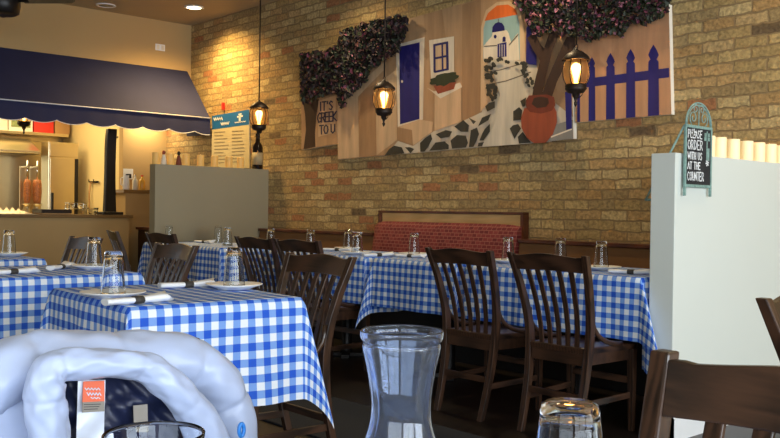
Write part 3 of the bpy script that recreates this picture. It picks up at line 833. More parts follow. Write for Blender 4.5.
panel('mural_panel', [(337.6, 159.6), (573.4, 138.6), (570.8, -27), (337, 39)], MATB, S, 'large mural panel of a Greek island street with blue door and clay pot')
# fence panel
MATC = [M['p_pink'], M['p_edge'], M['p_blue']]
S = [([(576, 80), (669, 67.8), (669.2, 77.3), (576, 88.5)], 2)]
def picket(xl, xr, yt, yb0, yb1):
    c = (xl + xr) / 2; w = xr - xl
    return [(xl, yb0), (xr, yb1), (xr - w * .04, yt + w * 1.55), (xr - w * .22, yt + w * 1.35), (xr - w * .02, yt + w * .95), (xr - w * .2, yt + w * .5), (c, yt),
            (xl + w * .2, yt + w * .5), (xl + w * .02, yt + w * .95), (xl + w * .22, yt + w * 1.35), (xl + w * .04, yt + w * 1.55)]
for a in ((577.2, 580, 62, 122.0, 121.8), (588.5, 595.3, 57, 121.2, 120.7), (606, 615, 53, 119.7, 119), (626, 635.3, 49, 118, 117.2), (648, 659, 44.5, 116.2, 115.2)): S.append((picket(*a), 2))
panel('mural_panel', [(575.8, 122.4), (671.4, 114.3), (668.8, 4.2), (575, 25)], MATC, S, 'right mural panel with a blue painted picket fence')

# faux blossom vines fixed over the mural
def inside(x, y, P):
    c = False
    for i in range(len(P)):
        (x0, y0), (x1, y1) = P[i - 1], P[i]
        if (y0 > y) != (y1 > y) and x < (x1 - x0) * (y - y0) / (y1 - y0) + x0: c = not c
    return c
def vine(P, n, weights, label, size):
    mb = MB(); xs = [p[0] for p in P]; ys = [p[1] for p in P]; k = 0
    while k < n:
        x, y = random.uniform(min(xs), max(xs)), random.uniform(min(ys), max(ys))
        if not inside(x, y, P): continue
        k += 1
        c = W(x, y, random.uniform(.030, .11)); s = size * random.uniform(.6, 1.25)
        R = Matrix.Rotation(random.uniform(0, 6.28), 3, 'Y') @ Matrix.Rotation(random.uniform(-.9, .9), 3, 'X') @ Matrix.Rotation(random.uniform(-.9, .9), 3, 'Z')
        mi = random.choices(range(5), weights)[0]
        pts = [(-s * .5, 0, 0), (-s * .15, 0, s * .34), (s * .25, 0, s * .28), (s * .6, 0, 0), (s * .25, 0, -s * .28), (-s * .15, 0, -s * .34)]
        bend = s * .22
        q = [mb.v(c + R @ Vector((p[0], (abs(p[2]) * -.5 if abs(p[2]) > 1e-6 else bend * .4), p[2]))) for p in pts]
        mb.f((q[0], q[1], q[2], q[3]), mi); mb.f((q[3], q[4], q[5], q[0]), mi)
    return tag(mb.build('blossom_vine', [M['leaf_dark'], M['leaf_maroon'], M['leaf_brown'], M['petal'], M['petal_dk']], recalc=False), label, 'plant', 'faux vines over the mural')
VL = [(300.5, 54), (301, 98), (303, 103), (309, 104), (321, 95), (336, 93), (340, 108), (345, 107), (347, 99), (356, 90), (366, 82), (369, 70), (386, 59), (397, 53), (400, 44), (405, 33), (408, 18), (400, 15), (385, 19), (362, 24), (341, 32), (338, 44), (328, 50)]
VR = [(506, -40), (514, 2), (524, 14), (528, 24), (537, 41), (543, 32), (552, 33), (566, 37), (573, 35), (588, 42), (603, 36), (611, 34), (622, 37), (630, 22), (645, 25), (663, 16), (673, 2), (672, -40)]
vine(VL, 3000, (7, 4, 8, .35, .7), 'dark maroon leafy vine over the upper left of the mural', .046)
vine(VR, 3800, (10, 1.5, 4, 1.8, 1.4), 'pink and green blossom vine at the top of the mural over the clay pot', .036)

# ------------------------------------------------------------------ menu board on the brick
YB = YW - .0130
def WB(px, py, lift=0.0): return at_y(px, py, YB - lift)
t = thing('menu_board', 'menu board with blue header hung on the brick beside the awning', 'menu board', WB(230, 140))
inv = Matrix.Translation(-Vector(t.location))
def L(px, py, lift=0.0): return inv @ WB(px, py, lift)
MB().prism([L(211.6, 168), (L(249.4, 168)), L(249, 109.5), L(212, 116)], (0, .012, 0)).build('sheet', M['menupaper'], t)
MB().prism([L(212, 129.5, .001), L(249, 124.5, .001), L(249, 109.5, .001), L(212, 116, .001)], (0, .0012, 0)).build('header', M['menublue'], t)
mb = MB()
def wig(x0, y0, x1, amp, n):
    return [(x0 + (x1 - x0) * i / n, y0 - (x1 - x0) * i / n * .12 + (amp if i % 2 else -amp)) for i in range(n + 1)]
for x0, y0, x1, am, n in ((213.8, 119.4, 222.5, 1.5, 9), (221.0, 124.0, 229.0, 1.4, 8), (235, 122.6, 245.5, .25, 10)):
    mb = MB(); ribbon(mb, wig(x0, y0, x1, am, n), .8 if am > 1 else .9, lambda u, v: L(u, v, .003)); mb.build('header_line', M['plate'], t)
mb = MB()
ribbon(mb, [(239.7, 120.3), (239.9, 115.6)], 1.9, lambda u, v: L(u, v, .003)); ribbon(mb, [(237.6, 116.8), (242.3, 116.0)], 1.6, lambda u, v: L(u, v, .003)); ribbon(mb, [(238.8, 114.3), (241.2, 113.9)], 1.3, lambda u, v: L(u, v, .003))
mb.build('header_emblem', M['plate'], t)
mb = MB()
for i in range(10):
    y = 132.5 + i * 3.4
    for x0, x1 in ((214.5, 229), (232, 246.5)):
        e = x1 - random.uniform(0, 6); ribbon(mb, [(x0, y - .0 - (x0 - 212) * .06), (e, y - (e - 212) * .06)], .7, lambda u, v: L(u, v, .002))
mb.build('menu_print', M['menuink'], t)
mb = MB(); a = L(223.5, 106); mb.box((a.x - .012, a.y - .02, a.z - .04), (a.x + .012, a.y + .0125, a.z + .035)); mb.build('red_clip', M['red'], t, bevel=.003)

# ------------------------------------------------------------------ lantern pendants
def make_lantern(label):
    t = thing('lantern_pendant', label, 'pendant lamp', group='lantern pendants')
    # origin at globe centre
    MB().lathe([(0, .152), (.008, .152), (.010, .142), (.018, .136), (.034, .130), (.060, .112), (.078, .092), (.084, .080), (.086, .074), (.076, .074), (.05, .092), (0, .10)], 28).build('cap', M['bronze'], t)
    gl = [(.058, -.070), (.072, -.045), (.080, -.008), (.080, .025), (.073, .055), (.066, .073)]
    g = smooth_prof(gl, 4)
    MB().lathe(g + [(r - .003, z) for r, z in reversed(g)] + [g[0]], 28).build('globe', M['amber'], t)
    for k in range(8):
        a = 2 * PI * k / 8 + .2
        MB().tube([((r + .003) * cos(a), (r + .003) * sin(a), z) for r, z in g], .0032, 6).build('rib', M['bronze'], t)
    MB().lathe([(0, -.070), (.062, -.070), (.066, -.078), (.062, -.090), (.066, -.096), (.055, -.108), (.050, -.118), (.022, -.124), (.020, -.14), (.012, -.15), (.006, -.17), (.012, -.18), (.008, -.192), (.003, -.20), (0, -.206)], 24).build('base_finial', M['bronze'], t)
    MB().tube([(.05, 0, -.115), (.046, 0, -.135), (.030, 0, -.148), (.012, 0, -.150)], .003, 6).build('scroll', M['bronze'], t)
    b = MB().lathe([(0, -.066), (.011, -.066), (.012, -.04), (.018, -.018), (.024, .005), (.021, .03), (.010, .048), (0, .052)], 16).build('bulb', M['bulb'], t)
    mb = MB().tube([(.011 * cos(q), 0, .160 + .011 * sin(q)) for q in [2 * PI * k / 10 for k in range(10)]], .003, 6, loop=True); mb.build('hook', M['bronze'], t)
    return t
LZ = 1.92
lan = make_lantern('brass-brown lantern pendant over the right tables, before the picket fence panel')
def cord(par, x, y, z0, z1):
    mb = MB(); mb.tube([(0, 0, .168), (0, 0, (z1 - z0) * .5), (0, 0, z1 - z0 - .02)], .0055, 6)
    c = mb.build('cord', M['bronze'], par)
    MB().lathe([(0, z1 - z0), (.055, z1 - z0), (.055, z1 - z0 - .012), (.02, z1 - z0 - .03), (0, z1 - z0 - .03)], 20).build('ceiling_rose', M['bronze'], par)
LPOS = []
for i, (px, py, lab) in enumerate(((576, 73, None), (384, 99.5, 'lantern pendant hanging beside the painted blue door'), (259, 117, 'lantern pendant above the wine bottle near the menu board'))):
    p = at_y(px, py, 4.36); LPOS.append(p)
    q = lan if i == 0 else dup(lan, p, 0, lab)
    q.location = p
for q in [o for o in C.objects if o.name.startswith('lantern_pendant')]:
    cord(q, q.location.x, q.location.y, q.location.z, HC - .0005)
p = at_x(24, 114.5, -9.21); LPOS.append(p)
q = dup(lan, p, 0, 'lantern pendant half hidden by the navy awning over the kitchen counter')
for ch in [c for c in q.children if c.name.startswith(('cord', 'ceiling_rose'))]: bpy.data.objects.remove(ch)
cord(q, 0, 0, p.z, 2.119)

# ------------------------------------------------------------------ candles, bottles on the partitions
def make_candle(m):
    t = thing('flameless_candle', '', 'candle')
    MB().lathe([(0, 0), (.034, 0), (.0355, .003), (.0355, .104), (.034, .110), (.031, .110), (.029, .103), (.014, .095), (0, .094)], 20).build('wax', m, t)
    MB().lathe([(0, .0945), (.003, .0945), (.0045, .101), (.002, .110), (0, .113)], 10).build('flame', M['canlight'], t)
    return t
cw = make_candle(M['candle']); GC = 'flameless candles along the white partition'
ords = ['first', 'second', 'third', 'fourth', 'fifth', 'sixth', 'seventh']
for i, px in enumerate((708, 719.5, 733, 746.5, 758.5, 770, 780.5)):
    d = ray(px, 150); x = -2.275; s = x / d.x; y = d.y * s
    lab = 'glowing ivory candle on the white partition, %s from the chalkboard sign' % ords[i]
    if i == 0: cw.location = (x, y, PR[3]); cw['label'] = lab; cw['group'] = GC
    else: dup(cw, (x, y, PR[3]), 0, lab, GC)
cy = make_candle(M['candle_warm']); cy['category'] = 'candle'
for i, px in enumerate((156, 170.5, 186, 200.5, 214.5, 229, 240.5)):
    d = ray(px, 158); x = -7.545; s = x / d.x; y = d.y * s
    lab = 'yellow candle on the grey left partition, %s from its kitchen end' % ords[i]
    if i == 0: cy.location = (x, y, PL[3]); cy['label'] = lab; cy['group'] = 'yellow candles along the grey partition'
    else: dup(cy, (x, y, PL[3]), 0, lab, 'yellow candles along the grey partition')
def bottle(name, loc, label, H, R, body, capm, lab=None, labm=None):
    t = thing(name, label, 'bottle', loc)
    MB().lathe([(0, 0), (R * .95, 0), (R, .006), (R, H * .60), (R * .85, H * .67), (R * .42, H * .76), (R * .36, H * .97), (0, H * .97)], 20).build('body', body, t)
    MB().lathe([(0, H * .90), (R * .42, H * .90), (R * .42, H), (0, H)], 16).build('cap', capm, t)
    if lab: MB().lathe([(R * 1.015, H * lab[0]), (R * 1.02, H * lab[0]), (R * 1.02, H * lab[1]), (R * 1.015, H * lab[1]), (R * 1.015, H * lab[0])], 20).build('label', labm, t)
    return t
def onpl(px):
    d = ray(px, 158); s = -7.53 / d.x; return (-7.53, d.y * s, PL[3])
q = onpl(257); bottle('wine_bottle', (q[0] + .01, q[1], q[2]), 'dark wine bottle with cream label at the brick end of the grey partition', .36, .054, M['wine'], M['wine'], (.12, .46), M['winelabel'])
def figurine(px, label, a, b):
    q = onpl(px); t = thing('figurine', label, 'figurine', (q[0] + .015, q[1], q[2]))
    MB().lathe([(0, 0), (.026, 0), (.028, .01), (.022, .05), (.014, .085), (.012, .092), (0, .092)], 14).build('robe', a, t)
    MB().lathe([(0, .093), (.012, .096), (.017, .112), (.012, .128), (0, .133)], 14).build('head', b, t)
figurine(163, 'small white robed figurine between the yellow candles at the kitchen end', M['whitebox'], M['terra'] if 'terra' in M else M['p_terra'])
figurine(178, 'small dark figurine on the grey partition right of the white figurine', M['p_terra_dk'], M['bronze'])

# ------------------------------------------------------------------ chalkboard A-frame sign straddling the white partition
xf = PR[1] + .012
def FS(px, py): return at_x(px, py, xf)
y0 = FS(684, 150).y; y1 = FS(709.5, 150).y
zt = FS(697, 126).z; zb = FS(697, 186).z
t = thing('chalkboard_sign', 'verdigris framed chalkboard sign straddling the white partition', 'sign', (xf, (y0 + y1) / 2, PR[3]))
hw = (y1 - y0) / 2; a0, a1 = zb - PR[3], zt - PR[3]; leg0 = a0 - .05; sl = .02
mb = MB()
for s in (-1, 1): mb.box((0, s * hw - .006, leg0), (.012, s * hw + .006, a1))
mb.box((0, -hw, a0 - .008), (.014, hw, a0 + .006)); mb.box((0, -hw, a1 - .014), (.014, hw, a1))
mb.build('frame', M['verdigris'], t, bevel=.002)
MB().box((.003, -hw + .008, a0 + .006), (.010, hw - .008, a1 - .014)).build('slate', M['board'], t)
mb = MB(); R = hw
for rr in (R, R * .9): mb.tube([(.007, rr * cos(q), a1 + rr * .92 * sin(q)) for q in [PI * k / 20 for k in range(21)]], .0042 if rr == R else .0025, 6)
def spiral(cy_, cz, r0, dirn, turns=1.3, st=0.0):
    return [(.007, cy_ + dirn * r0 * (1 - .75 * k / 22) * cos(st + 2 * PI * turns * k / 22), cz + r0 * (1 - .75 * k / 22) * sin(st + 2 * PI * turns * k / 22)) for k in range(23)]
for s in (-1, 1):
    mb.tube(spiral(s * R * .42, a1 + R * .30, R * .30, s, 1.3, -1.2), .0026, 6)
    mb.tube(spiral(s * R * .24, a1 + R * .66, R * .20, -s, 1.2, .5), .0024, 6)
mb.tube([(.007, 0, a1), (.007, 0, a1 + R * .9)], .003, 6)
mb.build('scroll_arch', M['verdigris'], t)
mb = MB()
for txt, zz, hh, hs in (('PLEASE', .79, .125, .58), ('ORDER', .60, .145, .62), ('WITH US', .435, .11, .62), ('AT THE', .275, .11, .62), ('COUNTER', .085, .135, .52)):
    H = a1 - a0; wd = text_width(txt, .22) * hh * H * hs
    mb = MB(); lettering(mb, txt, -hw + .016, a0 + zz * H, hh * H * 1.04, .0054, lambda u, v: (.0115, u, v), 0, .24, hs * 1.18, .012)
    mb.build('chalk_line', M['chalk'], t)
def star(cy_, cz, r):
    for k in range(3):
        an = PI * k / 3 + .2; ribbon(mb, [(cy_ - r * cos(an), cz - r * sin(an)), (cy_ + r * cos(an), cz + r * sin(an))], r * .5, lambda u, v: (.0115, u, v))
for a in ((-hw * .45, a1 - .035, .016), (hw * .66, a0 + .115, .014)): mb = MB(); star(*a); mb.build('chalk_star', M['chalk'], t)
mb = MB()
for zz, r in ((a1 - .04, .020), (a1 - .06, .022)): ribbon(mb, [(hw * .62 - r, zz), (hw * .62 + r, zz)], .018, lambda u, v: (.0115, u, v))
ribbon(mb, [(hw * .62, a1 - .10), (hw * .62, a1 - .025)], .010, lambda u, v: (.0115, u, v))
ribbon(mb, [(hw * .70, a1 - .155), (hw * .70, a1 - .115)], .030, lambda u, v: (.0115, u, v))
mb.build('chalk_drawing', M['verdigris'], t)
mb = MB()
for s in (-1, 1):
    mb.tube([(0, s * hw, a1 - .005), (PR[0] - xf - .06, s * hw, a1 - .36)], .006, 6)
mb.tube([(PR[0] - xf - .062, -hw, a1 - .36), (PR[0] - xf - .062, hw, a1 - .36)], .006, 6)
mb.build('rear_leg_frame', M['verdigris'], t)

# ------------------------------------------------------------------ awning over the kitchen opening
AY0, AY1 = 1.6, 5.0
zA, zB, xB, zV = 2.65, 2.075, -8.56, 1.905
t = thing('awning', 'navy canvas awning with scalloped white-piped valance over the kitchen counter', 'awning', (XS, (AY0 + AY1) / 2, 0)); h = (AY1 - AY0) / 2; dx = xB - XS
MB().prism([(.004, -h, zA), (dx, -h, zB), (dx, -h, zB - .012), (.004, -h, zA - .02)], (0, 2 * h, 0)).build('canvas', M['awning'], t)
mb = MB(); sc = .30; n = 480; top = []; bot = []
def hem(u):
    return zV - .034 * abs(sin(PI * u / sc)) ** .7 + .03
for i in range(n + 1):
    y = -h + 2 * h * i / n; wv = .004 * sin(y * 21)
    top.append(mb.v((dx + .003, y, zB + .002))); bot.append(mb.v((dx + .006 + wv, y, hem(y) - .012)))
for i in range(n): mb.f((top[i], top[i + 1], bot[i + 1], bot[i]), 0, True)
e = [mb.v((.005, h, zA)), mb.v((dx, h, zB)), mb.v((dx + .004, h, zV)), mb.v((dx * .5, h, zV - .01)), mb.v((.005, h, zV))]; mb.f(e)
mb.build('valance', M['awning'], t, recalc=False)
mb = MB(); mb.tube([(dx + .010, -h, zB), (dx + .010, h, zB)], .006, 8)
mb.tube([(dx + .008 + .004 * sin(y * 21), y, hem(y) - .012) for y in [-h + 2 * h * i / 300 for i in range(301)]], .0035, 6)
mb.build('piping', M['piping'], t)
mb = MB()
for yy in (-h, h):
    mb.tube([(.01, yy * .995, zA - .03), (dx, yy * .995, zB - .02), (.01, yy * .995, zB - .02)], .009, 6)
mb.build('frame', M['steel'], t)

# ------------------------------------------------------------------ kitchen counter and what is behind
t = thing('service_counter', 'cream-fronted kitchen service counter with stone top under the awning', 'counter', (-9.2, 2.75, 0))
MB().box((-.35, -1.5, 0), (.2, 1.52, .965)).build('body', M['cream'], t)
MB().box((-.40, -1.52, .966), (.24, 1.55, 1.0)).build('worktop', M['stone'], t, bevel=.004)
t = thing('prep_counter', 'steel prep counter inside the kitchen', 'counter', (-10.4, 2.9, 0))
MB().box((-.35, -1.6, .0), (.30, 1.55, .94)).build('cabinet', M['steel'], t)
MB().box((-.36, -1.62, .941), (.32, 1.57, .98)).build('worktop', M['steel'], t, bevel=.003)
fr = at_x(61, 180, -10.85)
t = thing('steel_cabinet', 'tall stainless steel fridge cabinet behind the gyro spits', 'fridge', (-10.85 - .32, 4.28, 0))
MB().box((.06, -.185, .05), (.30, .185, 1.88)).build('body', M['steel'], t, bevel=.01)
d = MB().box((.301, -.175, .12), (.33, .135, 1.68)).build('door', M['steel'], t, bevel=.006)
MB().box((.331, -.16, .95), (.36, -.135, 1.25)).build('handle', M['black'], d, bevel=.004)
MB().box((.301, .138, .12), (.325, .183, 1.68)).build('door_gasket', M['black'], t)
MB().box((.301, -.175, 1.70), (.32, .18, 1.86)).build('grille', M['steel'], t, bevel=.004)
MB().box((.08, -.17, 0), (.28, .17, .049)).build('plinth', M['black'], t)
# gyro spits
def spit(px, label, s):
    q = at_x(px, 200, -10.25); t = thing('gyro_spit', label, 'gyro spit', (-10.25, q.y, .981), group='gyro spits')
    MB().lathe([(0, 0), (.05, 0), (.05, .05), (.035, .07), (.035, .11), (.055, .115), (.055, .125), (0, .125)], 24).build('burner_base', M['steel'], t)
    MB().lathe([(0, .13), (.032 * s, .13), (.040 * s, .17), (.046 * s, .26), (.044 * s, .36), (.036 * s, .40), (0, .41)], 24).build('meat_cone', M['meat'], t)
    MB().tube([(0, 0, .40), (0, 0, .62)], .010, 8).build('skewer', M['chrome'], t)
    MB().box((-.15, -.035, 0), (-.135, .035, .56)).build('heater', M['steel'], t)
    MB().box((-.15, -.012, .545), (.01, .012, .56)).build('bracket', M['steel'], t)
spit(27, 'gyro meat spit in the kitchen, the slimmer left one', .85)
spit(37, 'gyro meat spit in the kitchen, the thicker right one', 1.1)
# shelf with cartons
t = thing('wall_shelf', 'steel wall shelf of cartons high in the kitchen', 'shelf', (-11.5, 3.3, 0))
MB().box((-.19, -.9, 1.98), (.2, 1.22, 2.02)).build('board', M['steel'], t, bevel=.004)
MB().box((-.19, -.9, 1.93), (-.15, 1.22, 1.979)).build('wall_rail', M['steel'], t)
t = thing('range_hood', 'slanted stainless steel range hood below the carton shelf', 'hood', (-11.5, 3.3, 0))
MB().prism([(-.19, -.9, 1.925), (.18, -.9, 1.925), (.56, -.9, 1.76), (.56, -.9, 1.72), (-.19, -.9, 1.72)], (0, 1.62, 0)).build('canopy', M['steel'], t, bevel=.004)
MB().tube([(.575, -.9, 1.725), (.575, .72, 1.725)], .012, 8).build('lip', M['chrome'], t)
def carton(px0, px1, m, label, hgt=.26, flap=None):
    a = at_x(px0, 130, -11.35).y; b = at_x(px1, 130, -11.35).y
    t = thing('carton', label, 'carton', (-11.48, (a + b) / 2, 2.021)); w = (b - a) / 2
    MB().box((-.12, -w, 0), (.12, w, hgt)).build('box', m, t, bevel=.004)
    MB().box((-.1205, -.02, hgt), (.1205, .02, hgt + .001)).build('tape', M['whitebox'], t)
    if flap: MB().box((.1205, -w * .8, hgt * .2), (.122, w * .8, hgt * .8)).build('printed_panel', flap, t)
carton(-4, 8, M['whitebox'], 'white carton at the left end of the kitchen shelf')
carton(9, 33, M['whitebox'], 'carton with green print behind the hidden lantern', .25, M['greenlabel'])
carton(34.5, 54, M['red'], 'red carton on the kitchen shelf')
carton(55.5, 70, M['card'], 'brown cardboard carton right of the red carton', .22)
# on the counter
def oncounter(px, x=-9.15): d = ray(px, 208); s = x / d.x; return (x, d.y * s, 1.0005)
q = oncounter(8, -9.3); mb = MB(); N = 22; G = []
for i in range(N + 1):
    G.append([mb.v((-.13 + .26 * j / 8, -.22 + .44 * i / N, .004 + .045 * sin(PI * i / N) * sin(PI * j / 8) * (1 + .6 * sin(i * 2.1 + j * 1.3)))) for j in range(9)])
for i in range(N):
    for j in range(8): mb.f((G[i][j], G[i][j + 1], G[i + 1][j + 1], G[i + 1][j]), 0, True)
t = thing('food_tray', 'low heap of wrapped food on the counter below the gyro spits', 'food', q)
mb.build('wrapped_food', M['foil'], t); MB().box((-.14, -.23, 0), (.14, .23, .004)).build('tray', M['steel'], t)
q = oncounter(52, -9.12); t = thing('serving_tray', 'shallow dark serving tray on the counter before the steel fridge', 'tray', q)
MB().box((-.13, -.15, 0), (.13, .15, .012)).build('base', M['card'], t); mb = MB()
for s in (-1, 1): mb.box((-.13, s * .15 - .006, .0121), (.13, s * .15 + .006, .05)); mb.box((s * .13 - .006, -.15, .0121), (s * .13 + .006, .15, .05))
mb.build('rim', M['bronze'], t)
q = oncounter(76, -9.2); t = thing('condiment_rack', 'chrome condiment rack on the counter', 'rack', q)
mb = MB()
for s in (-1, 1):
    for r in (-1, 1): mb.tube([(s * .05, r * .09, 0), (s * .05, r * .09, .12)], .005, 6)
mb.box((-.06, -.1, .055), (.06, .1, .062)).box((-.06, -.1, .118), (.06, .1, .124)); mb.build('frame', M['chrome'], t)
for s in (-1, 1): MB().lathe([(0, .063), (.03, .063), (.033, .11), (.02, .117), (0, .117)], 14, (0, s * .05, 0)).build('jar', M['glass'], t)
q = oncounter(93, -9.15); tag(MB().lathe(wall_profile([(.03, 0), (.04, .005), (.053, .045), (.058, .07)], .003, .008), 28).build('glass_bowl', M['glass'], loc=q), 'clear glass bowl on the counter beside the tall black stand', 'bowl')
q = oncounter(110, -9.15); t = thing('display_stand', 'tall narrow black display stand at the end of the counter', 'stand', q)
MB().box((-.12, -.13, 0), (.12, .10, .03)).build('base', M['black'], t, bevel=.006)
mb = MB(); rings = []
for i in range(15):
    z = .031 + .90 * i / 14; wd = .060 - .012 * sin(PI * i / 14)
    rings.append([(-.03, -wd - .012 + .03 * (i / 14) ** 6, z), (.03, -wd - .012 + .03 * (i / 14) ** 6, z), (.03, wd, z), (-.03, wd, z)])
mb.rings(rings, smooth=False).build('panel', M['black'], t, bevel=.006)
mb = MB().tube([(-.01, .085, .86), (-.01, .085, .84), (.0, .058, .84)], .006, 6); mb.build('arm', M['black'], t)
# service station beside the opening
t = thing('service_station', 'cream waist-high station with wood top beside the grey partition', 'cabinet', (-9.42, 4.64, 0))
MB().box((-.22, -.30, 0), (.18, .38, 1.24)).build('body', M['cream'], t)
MB().box((-.235, -.33, 1.241), (.20, .40, 1.28)).build('top', M['stone'], t, bevel=.004)
t = thing('waste_cabinet', 'dark wooden cabinet low between the counter end and the grey partition', 'cabinet', (-8.85, 4.66, 0))
MB().box((-.18, -.27, .04), (.18, .27, .84)).build('body', M['chair'], t, bevel=.005)
MB().box((-.2, -.29, .841), (.2, .29, .87)).build('top', M['benchwood'], t, bevel=.004)
MB().box((.181, -.25, .08), (.195, .25, .80)).build('door', M['chair_x'], t, bevel=.004)
MB().box((-.16, -.25, 0), (.16, .25, .039)).build('plinth', M['black'], t)
def onst(px, x=-9.34): d = ray(px, 188); s = x / d.x; return (x, d.y * s, 1.2805)
q = onst(126); t = thing('pitcher', 'white pitcher on the cream service station', 'pitcher', q)
MB().lathe([(0, 0), (.033, 0), (.038, .02), (.034, .10), (.030, .14), (.034, .16), (.031, .16), (.027, .14), (.03, .1), (0, .02)], 20).build('body', M['plate'], t)
MB().tube([(0, -.030, .14), (0, -.062, .125), (0, -.062, .06), (0, -.034, .04)], .006, 6).build('handle', M['plate'], t)
q = onst(135); bottle('shaker', q, 'pale squeeze bottle in the middle of the service station top', .17, .030, M['whitebox'], M['chrome'])
q = onst(142); bottle('sauce_bottle', q, 'yellow sauce bottle next to the grey partition', .17, .034, M['yellow'], M['red'])
q = at_x(128, 174, -9.66); t = thing('wall_socket', 'white socket plate with dark plug on the wall over the service station', 'socket', q)
MB().box((.0, -.06, -.06), (.008, .06, .06)).build('plate', M['trim'], t, bevel=.002); MB().box((.0081, -.035, -.05), (.05, .02, .0)).build('plug', M['black'], t, bevel=.004)
q = at_x(94, 180, -10.0); q = at_y(95, 182, 4.60); t = thing('wall_hooks', 'row of hooks with a hanging hose on the cream kitchen wall', 'hooks', q)
MB().box((-.12, -.02, -.012), (.16, -.001, .012)).build('rail', M['chrome'], t)
mb = MB(); mb.tube([(-.06, -.03, 0), (-.08, -.04, -.15), (-.05, -.05, -.30), (-.08, -.03, -.42)], .01, 6); mb.build('hose', M['card'], t)
mb = MB(); mb.tube([(.08, -.02, .005), (.08, -.05, .0), (.08, -.055, .03)], .008, 6); mb.tube([(-.06, -.02, .005), (-.06, -.05, 0), (-.06, -.055, .03)], .008, 6); mb.build('hook', M['bronze'], t)

# ------------------------------------------------------------------ wall plate, ceiling fixtures, fan
q = at_x(160, 47.5, XS); t = thing('wall_plate', 'white double outlet plate on the cream wall above the awning', 'outlet', q)
MB().box((.0, -.058, -.036), (.007, .058, .036)).build('plate', M['trim'], t, bevel=.002)
for s in (-1, 1): MB().box((.0071, s * .028 - .016, -.026), (.010, s * .028 + .016, .026)).build('socket', M['whitebox'], t, bevel=.002)
def can(px, py, lit, label):
    q = at_z(px, py, HC); t = thing('ceiling_light', label, 'ceiling light', q, group='recessed ceiling lights')
    MB().lathe([(.075, -.001), (.10, -.001), (.102, -.008), (.078, -.012), (.075, -.004), (.075, -.001)], 32).build('trim_ring', M['trim'], t)
    MB().lathe([(0, -.002), (.074, -.002), (.074, -.007), (0, -.010)], 32).build('lens', M['canlight'] if lit else M['greige'], t)
    return q
CAN = can(194, 7, True, 'lit round recessed ceiling light near the brick corner')
can(106, 5, False, 'unlit round recessed ceiling light above the awning')
q = at_z(6, 10, 2.72); q = Vector((-7.5, 2.42, 2.72)); q = EYE + ray(3, 2.5) * 7.2
t = thing('ceiling_fan', 'dark ceiling fan at the top left corner', 'fan', q)
MB().lathe([(0, -.10), (.10, -.10), (.125, -.085), (.135, -.02), (.135, .05), (.10, .085), (.03, .10), (0, .10)], 28).build('motor', M['black'], t)
MB().tube([(0, 0, .10), (0, 0, HC - q.z - .0005)], .014, 8).build('down_rod', M['black'], t)
MB().lathe([(0, HC - q.z - .001), (.07, HC - q.z - .001), (.06, HC - q.z - .05), (.016, HC - q.z - .07), (0, HC - q.z - .07)], 20).build('canopy', M['black'], t)
for k in range(3):
    a = math.radians(37) + 2 * PI * k / 3
    Rm = Matrix.Rotation(a, 4, 'Z') @ Matrix.Translation((0, 0, .02)) @ Matrix.Rotation(-.5, 4, 'X')
    b = MB().prism([Rm @ Vector(p) for p in ((.17, -.05, 0), (.58, -.068, 0), (.62, -.03, 0), (.62, .05, 0), (.58, .068, 0), (.17, .05, 0))], (0, 0, .008)).build('blade', M['fanwood'], t)
    MB().prism([Rm @ Vector(p) for p in ((.10, -.02, -.006), (.22, -.035, -.006), (.22, .035, -.006), (.10, .02, -.006))], (0, 0, .005)).build('blade_iron', M['black'], b)

# ------------------------------------------------------------------ white puffer jacket over the chair back
t = thing('puffer_jacket', 'white puffer jacket draped over a chair back, navy lining and orange tag showing', 'jacket', (-1.17, .47, 0))
XJ = -1.17
def J(px, py, x): return at_x(px, py, x)
def loc(v): return (v.x + 1.17, v.y - .47, v.z)
def catmull(P, n):
    out = []
    for i in range(len(P) - 1):
        a, b, c, d = P[max(i - 1, 0)], P[i], P[i + 1], P[min(i + 2, len(P) - 1)]
        for k in range(n):
            u = k / n; out.append(.5 * (2 * b + (c - a) * u + (2 * a - 5 * b + 4 * c - d) * u * u + (3 * b - a - 3 * c + d) * u ** 3))
    return out + [P[-1]]
def puff(name, P, rad, mat, puffs=0, amp=0.0, wr=.004, n=10, seg=20, seed=0):
    """padded tube along P (list of local points) with quilted baffles and wrinkles"""
    rnd = random.Random(seed); ph = [rnd.uniform(0, 6.28) for _ in range(6)]
    path = catmull([Vector(p) for p in P], n); N = len(path); mb = MB(); rings = []
    for i, p in enumerate(path):
        d = (path[min(i + 1, N - 1)] - path[max(i - 1, 0)]).normalized()
        a = Vector((1, 0, 0)); a = (a - d * a.dot(d)).normalized(); b = d.cross(a)
        u = i / (N - 1); ra, rb = rad(u)
        dd = abs((puffs * u + .5) % 1 - .5) / puffs; q = 1 - amp * math.exp(-(dd / .011) ** 2) - amp * .35 * math.exp(-(dd / .04) ** 2)
        ring = []
        for j in range(seg):
            th = 2 * PI * j / seg
            w = wr * (sin(5 * th + 40 * u + ph[0]) * .5 + sin(3 * th - 63 * u + ph[1]) * .5 + sin(2 * th + 25 * u + ph[2]) * .6 + sin(9 * th + 90 * u + ph[3]) * .35 + sin(7 * th - 31 * u + ph[4]) * .45)
            ring.append(p + a * ((ra * q + w) * cos(th)) + b * ((rb * q + w) * sin(th)))
        rings.append(ring)
    mb.rings(rings); return mb
zc = .905
sp_ = [loc(J(x, y, -1.185)) for x, y in ((-46, 480), (-40, 425), (-18, 386), (30, 365), (85, 362), (140, 361), (186, 364), (211, 386), (224, 418), (231, 475))]
shell = puff('shell', sp_, lambda u: (.058, .044), M['jacket'], puffs=6, amp=.06, wr=.0015, n=16, seg=36, seed=3)
